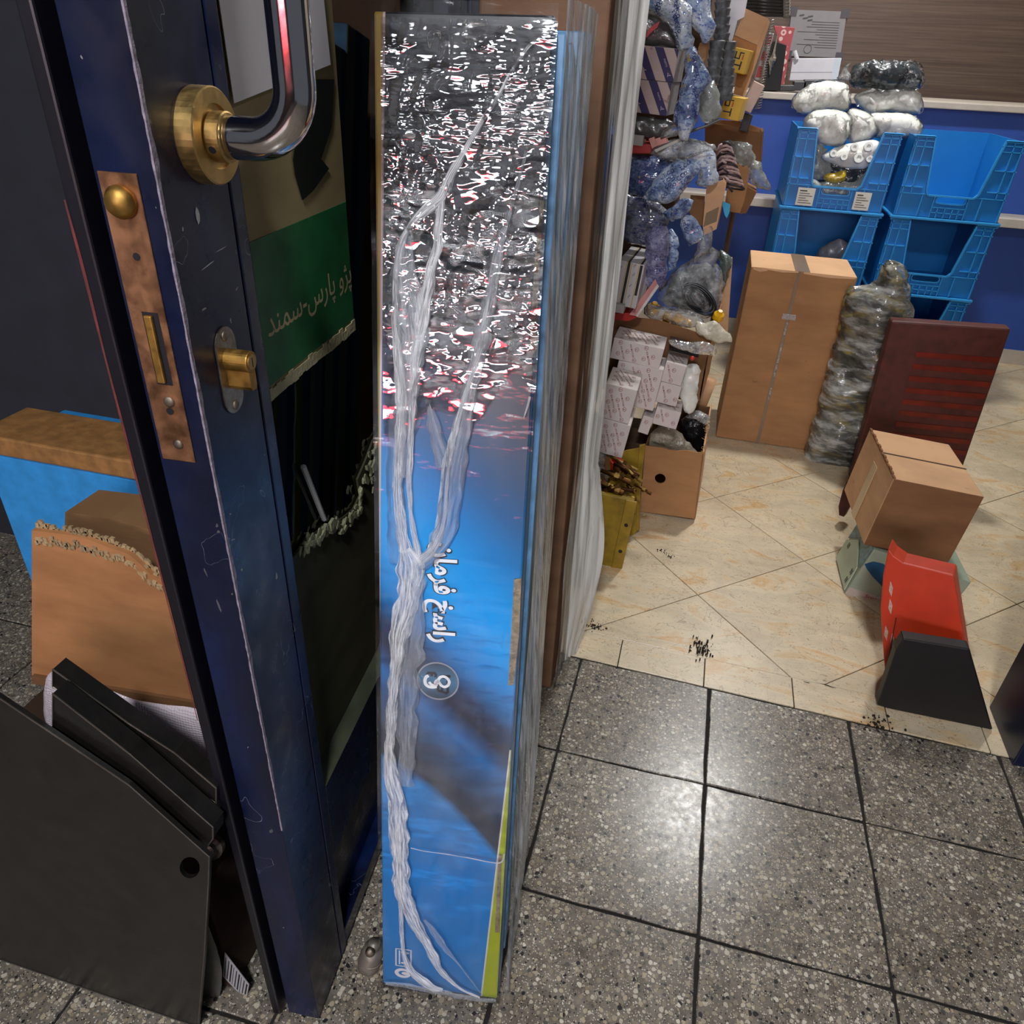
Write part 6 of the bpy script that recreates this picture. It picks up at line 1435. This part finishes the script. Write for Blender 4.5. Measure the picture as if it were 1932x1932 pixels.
# grey soft bag with red and white boxes at mid height
bag('plastic_bag', [(1192, 218), (1230, 222), (1258, 222), (1275, 235), (1265, 250), (1243, 262), (1215, 262), (1190, 248)], 1.12, .025, 'smoky grey bag below the striped boxes', milky('smoky_bag', '#4e4e4c', .3, .6, 25), seed=52)
bag('plastic_bag', [(1240, 262), (1262, 240), (1282, 240), (1280, 252), (1258, 262)], 1.10, .012, 'clear bag corner beside the smoky grey bag', M_CLEAR, seed=53, h=.01)
b = Bx((1186, 290), (1228, 290), (1187, 272), .1, Y=1.1); tag(b.mb().build('red_box', MATS['red_card'], bevel=.002), 'flat bright red box under the smoky grey bag', 'box')
b = Bx((1186, 273), (1212, 276), (1188, 253), .08, Y=1.09); tag(b.mb().build('grey_box', MATS['grey_card'], bevel=.001), 'small beige grey box on the flat red box', 'box')
mb = MB()
for k in range(3): mb.prism(wY([(1224 + k * 11, 262 + k), (1234 + k * 11, 258 + k), (1240 + k * 10, 275 - k * 3), (1230 + k * 9, 280 - k * 4)], 1.09), (0, .03, 0))
tag(mb.build('folded_card', plain('pink_folded_card', '#c98a80', .5, var=.2)), 'folded pink card sleeve beside the flat red box', 'card')
tag(MB().prism(wY([(1234, 283), (1288, 259), (1290, 263), (1238, 287)], 1.08), (0, .004, 0)).build('paper_strip', plain('white_lid_edge', '#b7b3ab', .5)), 'thin white card strip under the pink card sleeve', 'card strip')
# navy striped boxes
t = NT('navy_striped_card'); u = t.n('UVMap'); s_ = t.n('SeparateXYZ'); t.set(s_, 0, u.outputs[0])
ph_ = t.math('ADD', t.math('MULTIPLY', s_.outputs[0], 21.0), t.math('MULTIPLY', s_.outputs[1], 12.6))
fr_ = t.math('FRACT', t.math('ADD', ph_, .18))
col = t.mix(t.math('LESS_THAN', fr_, .46), c('#b59f98'), c('#272052'))
t.base(t.mix(t.math('MULTIPLY', t.math('GREATER_THAN', t.noise(t.pos(), 25, 4), .66), .5), col, c('#5a3a22'))); t.p(Roughness=.5); M_STR = t.m
M_SIDEG = plain('grey_side_card', '#8a8688', .5, var=.2, scale=60)
for i, (bl, br, tl, lb) in enumerate((((1192, 147), (1270, 156), (1200, 84), 'navy and cream diagonally striped box, upper of the two'), ((1182, 210), (1257, 219), (1192, 148), 'navy and cream diagonally striped box, lower of the two'))):
    b = Bx(bl, br, tl, .12, Y=1.1, yaw=-6)
    th = thing('striped_carton', lb, 'box', tuple(b.base()), 'navy striped boxes')
    b.mb((0, 0, 1, 1, 1, 1)).build('body', [M_STR, M_SIDEG], th, bevel=.0012)
    mb = MB()
    for k in range(3):
        a = .14 + k * .30; e1 = (b.u.normalized() * .6 - b.w.normalized()).normalized(); e2 = e1.cross(b.n) * -1
        e2 = (b.u - e1 * b.u.dot(e1)).normalized()
        merge(mb, text_mb('PARTO', b.p(a - .06, .78 - .06 * k, 0, .0006), e1, e2, .006))
        o2 = b.p(a + .10, .22 - .04 * k, 0, .0007)
        for q in ([(0, 0), (.004, .009), (.005, .009), (.0012, 0)], [(.004, .009), (.008, 0), (.0068, 0), (.004, .0075)], [(.002, .003), (.0095, .0005), (.0095, -.001), (.002, .002)]):
            mb.face([o2 - e1 * y_ + e2 * x_ for x_, y_ in q])
    mb.build('lettering', plain('pale_violet_ink', '#b9aebc', .5), th, recalc=False)
sbg = thing('plastic_bag', 'dark smoky bag with a red printed mark above the striped boxes', 'bag', tuple(atY(1240, 90, 1.13)))
bag('', [(1196, 84), (1198, 40), (1215, 22), (1250, 30), (1270, 50), (1282, 70), (1284, 92), (1245, 88)], 1.13, .022, '', milky('dark_smoky_bag', '#4a4645', .3, .5, 25), parent=sbg, part='bag', seed=54, crumple=.004)
MB().prism(wY([(1219, 68), (1224, 54), (1245, 40), (1240, 52), (1228, 62), (1220, 71)], 1.10), (0, -.001, 0)).build('red_print', plain('red_print_ink', '#b5302c', .4, var=.3, scale=200), sbg)
pbag([(1200, 0), (1260, -20), (1300, 8), (1305, 50), (1310, 85), (1296, 98), (1280, 92), (1268, 50), (1240, 30)], 1.08, .03, 'white and blue printed bag hanging at the top of the shelf', printbag('sky_printed_bag', None, ('#8aa0bc', '#ccd8e4', '#eef4f8'), '#4a6cb4'), [], 55, auto=(-60, .011))
pbag([(1290, -20), (1335, -15), (1341, 25), (1349, 48), (1342, 75), (1325, 82), (1318, 62), (1305, 45)], 1.12, .025, 'clear bag with bold blue bars near the rubber boots', printbag('blue_bar_bag', None, ('#3a62b8', '#b9cbe4', '#e6eef6'), '#1d4fb4'), [], 56)
pbag([(1296, 98), (1312, 90), (1330, 125), (1342, 155), (1325, 172), (1320, 205), (1312, 235), (1296, 250), (1274, 238), (1272, 215), (1285, 165), (1292, 130)], 1.06, .03, 'long blue and white printed bag hanging beside the striped boxes', M_PB, [], 57, auto=(-70, .011))
pbag([(1276, 232), (1300, 228), (1306, 248), (1298, 262), (1284, 262)], 1.05, .015, 'knotted tail of the long printed bag', printbag('pale_tail_bag', None, ('#8088a8', '#b9c4d8', '#dfe6ee'), '#5a6ca8'), [], 58)
# ribbed rubber boots
M_BOOT = plain('dusty_black_rubber', '#55585a', .5, var=.6, scale=70, bump=.3, bscale=120)
def boot(a, b_, Y, r0, r1, n, lab):
    p, q = atY(*a, Y), atY(*b_, Y); k = n * 8; rr = []
    for i in range(k + 1):
        f = i / k; ph = (f * n) % 1.0; rr.append((r0 + (r1 - r0) * f) * (0.78 + .22 * (1 - ph) ** 1.5 if ph > .12 else .78 + .22 * ph / .12))
    tag(MB().tube([p.lerp(q, i / k) for i in range(k + 1)], rr, 22).build('rubber_boot', M_BOOT, smooth=True), lab, 'rubber boot', 'ribbed rubber boots')
px1 = (atY(1376, 40, 1.22) - atY(1361, 40, 1.22)).length
boot((1364, -15), (1361, 78), 1.22, px1 * 1.1, px1 * 1.15, 6, 'upper ribbed black rubber boot in the hanging string')
boot((1354, 76), (1344, 158), 1.20, px1 * 1.15, px1 * 1.0, 5, 'middle ribbed black rubber boot, left of the lower one')
boot((1377, 78), (1366, 190), 1.24, px1 * .9, px1 * 1.3, 7, 'lower ribbed black rubber boot beside the upper yellow box')
bag('plastic_bag', [(1318, 175), (1332, 160), (1348, 155), (1356, 170), (1358, 195), (1364, 212), (1356, 226), (1325, 226), (1314, 205)], 1.17, .025, 'silvery clear bag below the rubber boots', M_SILV, seed=59, h=.01, crumple=.01)
bag('plastic_bag', [(1320, 80), (1338, 82), (1336, 100), (1328, 118), (1318, 100)], 1.19, .012, 'tan paper packet between printed bags and boots', plain('tan_packet', '#b58c5e', .6), seed=60, h=.01, crumple=.003)
tag(MB().tube([atY(1302, 248, 1.15), atY(1332, 238, 1.16), atY(1358, 226, 1.17)], .0035, 8).build('metal_rod', plain('grey_rod_steel', '#6a6a6c', .4, metal=.5)), 'thin grey rod lying below the silvery bag', 'rod')
# yellow ST boxes
M_STY = plain('yellow_card', '#d3a92a', .45, var=.05)
def stbox(bl, br, tl, Y, lab):
    b = Bx(bl, br, tl, .09, Y=Y, yaw=-8)
    th = thing('yellow_box', lab, 'box', tuple(b.base()), 'yellow ST boxes')
    b.mb().build('body', M_STY, th, bevel=.002)
    e1, e2 = -b.w.normalized(), b.u.normalized(); s = b.H
    mb = MB(); O = b.p(.12, .86, 0, .0008)
    def R(x0, x1, y0, y1): mb.face([O + e1 * x0 * s + e2 * y0 * s, O + e1 * x1 * s + e2 * y0 * s, O + e1 * x1 * s + e2 * y1 * s, O + e1 * x0 * s + e2 * y1 * s])
    h = .42
    R(0, .30, .20, .26); R(0, .05, .20, .42); R(.25, .30, 0, .26); R(0, .30, 0, .06)
    R(.36, .72, h - .07, h); R(.51, .57, 0, h)
    mb.build('lettering', M_BLK, th, recalc=False)
    mb = MB(); R2 = lambda x0, x1, y0, y1: mb.face([O + e1 * x0 * s + e2 * y0 * s, O + e1 * x1 * s + e2 * y0 * s, O + e1 * x1 * s + e2 * y1 * s, O + e1 * x0 * s + e2 * y1 * s])
    R2(.08, .30, .36, .42); mb.build('red_bar', plain('red_bar_ink', '#b5431c', .5), th, recalc=False)
    return b
stbox((1374, 134), (1403, 141), (1380, 87), 1.45, 'yellow box lettered ST, upper of the two')
stbox((1356, 222), (1393, 229), (1370, 180), 1.42, 'yellow box lettered ST, lower of the two')
kb = thing('leaning_carton', 'tan carton with an open flap behind the upper yellow box', 'carton', tuple(atY(1410, 175, 1.55)))
MB().prism(wY([(1386, 66), (1407, 16), (1450, 35), (1429, 85)], 1.52), (0, .004, 0)).build('flap', M_KRAFTL, kb)
MB().prism(wY([(1380, 82), (1386, 67), (1429, 86), (1428, 100), (1418, 140), (1402, 182), (1384, 178), (1390, 140)], 1.53), (0, .06, 0)).build('body', M_KRAFT, kb)
MB().prism(wY([(1429, 86), (1450, 36), (1453, 42), (1430, 110), (1405, 182), (1401, 180), (1420, 130)], 1.525), (0, .05, 0)).build('side', M_KRAFTL, kb)
b = Bx((1396, 204), (1416, 214), (1412, 147), .1, Y=1.62); tag(b.mb().build('pink_box', plain('pale_pink_card', '#c9b0a2', .45, var=.06), bevel=.002), 'pale pink upright box right of the yellow boxes', 'box')
b = Bx((1394, 246), (1410, 250), (1398, 212), .04, Y=1.68); tag(b.mb().build('black_block', M_BLK, bevel=.002), 'small black block under the pale pink box', 'block')
mb = Bx((1424, 150), (1436, 152), (1440, 60), .1, Y=1.75)
wbx = thing('red_white_box', 'white box with red wavy print behind the leaning carton', 'box', tuple(mb.base()))
mb.mb().build('body', plain('white_box_card', '#c2c0c4', .5, var=.05), wbx, bevel=.002)
for v0_, v1_ in ((.05, .3), (.42, .6), (.74, .95)): mb.strip(.05, .85, v0_, v1_, off=.0008).build('red_print', plain('red_wave_ink', '#b8343a', .5, var=.15), wbx)
sp_ = thing('spring_strip', 'column of small wire springs hanging beside the white and red box', 'springs', tuple(atY(1432, 200, 1.72)))
m2 = MB(); A, B2 = atY(1453, 40, 1.72), atY(1428, 205, 1.72)
for k in range(34):
    q = A.lerp(B2, k / 33); m2.tube([q + V((-.006, 0, 0)), q + V((.004, -.008, .002)), q + V((.012, 0, .004))], .0016, 5)
tag(m2.build('wire_coils', plain('bright_wire', '#9a9894', .3, metal=.7), sp_, smooth=True), kind='stuff')
MB().tube([A, B2], .002, 6).build('hanger', MATS['bright_wire'], sp_)
# grey plastic panels behind the boots
tag(MB().prism(wY([(1372, -10), (1412, -10), (1404, 32), (1392, 38), (1373, 30)], 1.50), (0, .004, 0)).build('plastic_sheet', plain('pale_grey_plastic', '#b4b6bc', .25, var=.04)), 'pale grey plastic sheet at the top behind the boots', 'plastic sheet')
tag(MB().prism(wY([(1373, 28), (1392, 36), (1382, 75), (1376, 86), (1374, 60)], 1.49), (0, .004, 0)).build('plastic_sheet', plain('pale_grey_plastic2', '#a9b2bc', .25, var=.04)), 'lower pale grey plastic sheet next to the tan flap', 'plastic sheet')
# bundle of rods, red pattern box, black blister pack
for k in range(7):
    A, B2 = atY(1406, -14 + k * 6.5, 2.0), atY(1478, -8 + k * 6.0, 2.0)
    r = thing('wiper_rod', ('topmost', 'second', 'third', 'fourth', 'fifth', 'sixth', 'lowest')[k] + ' dark wrapped rod in the bundle behind the leaning carton', 'rod', tuple(A), 'bundle of dark rods')
    MB().tube([A, B2], .007, 8).build('rod', plain('dark_rod', '#33302e', .35, var=.2), r, smooth=True)
    MB().tube([B2, B2 + (B2 - A).normalized() * .02], .009, 8).build('end_cap', plain('clear_end_cap', '#77736c', .3), r, smooth=True)
t = NT('red_circle_print'); vv = t.vor(t.pos((1, 1, 1)), 34, rnd=.3); t.base(t.mix(t.math('LESS_THAN', t.math('ABSOLUTE', t.math('SUBTRACT', vv, .35)), .1), c('#a8474c'), c('#d8b4b2'))); t.p(Roughness=.5); M_RCP = t.m
b = Bx((1472, 156), (1492, 158), (1462, 46), .1, Y=2.75)
tag(MB().prism(wY([(1460, 48), (1500, 52), (1492, 85), (1478, 168), (1468, 168), (1472, 90)], 3.22), (0, .06, 0)).build('red_pattern_box', M_RCP, bevel=.002), 'red box with pale circle pattern standing on the desk end', 'box')
bp_ = thing('blister_pack', 'black blister pack with a silver emblem leaning on the red pattern box', 'pack', tuple(atY(1455, 171, 3.06)))
MB().prism(wY([(1440, 171), (1450, 90), (1460, 77), (1484, 85), (1482, 100), (1472, 171)], 3.06), (0, .03, 0)).build('card', plain('black_velvet', '#0d0d10', .7), bp_, bevel=.003)
q = atY(1458, 112, 3.05)
m2 = MB().lathe(q, (0, 0, 1), [(.002, -.06), (.008, -.03), (.018, -.005), (.018, .005), (.008, .02), (.004, .06), (.001, .11)], 8)
m2.build('emblem', brass('silver_emblem', '#c8c2b8', .2, .2), bp_)
# shelf rack that carries the left-hand goods
rk = thing('shelf_rack', 'grey steel shelf rack along the left wall behind the tall carton', 'rack', (-.35, 1.3, 0))
for z in (.52, .80, 1.04):
    MB().box((-.58, 1.02, z), (.36, 0, 0), (0, .84, 0), (0, 0, .018)).build('shelf_board', M_SHELF, rk)
for (x, y) in ((-.59, 1.0), (-.24, 1.0), (-.59, 1.84), (-.24, 1.84)):
    MB().box((x, y, 0), (.03, 0, 0), (0, .03, 0), (0, 0, 2.0)).build('upright', M_SHELF, rk)
for (z0, z1, x1_, y0_, lb) in ((.54, .79, -.04, 1.42, 'added dark carton giving the rack gaps their shade, lowest'), (.82, 1.03, .01, 1.36, 'added dark carton giving the rack gaps their shade, middle'), (1.06, 1.42, .03, 1.34, 'added dark carton giving the rack gaps their shade, topmost')):
    tag(MB().box((-.20, y0_, z0), (x1_ + .20, 0, 0), (0, .30, 0), (0, 0, z1 - z0)).build('filler_carton', cardboard('shadow_board', '#5a4434', .3), bevel=.003), lb, 'carton', 'dark filler cartons behind the shelf goods')  # dark boxes added to fill the gaps between goods with shade
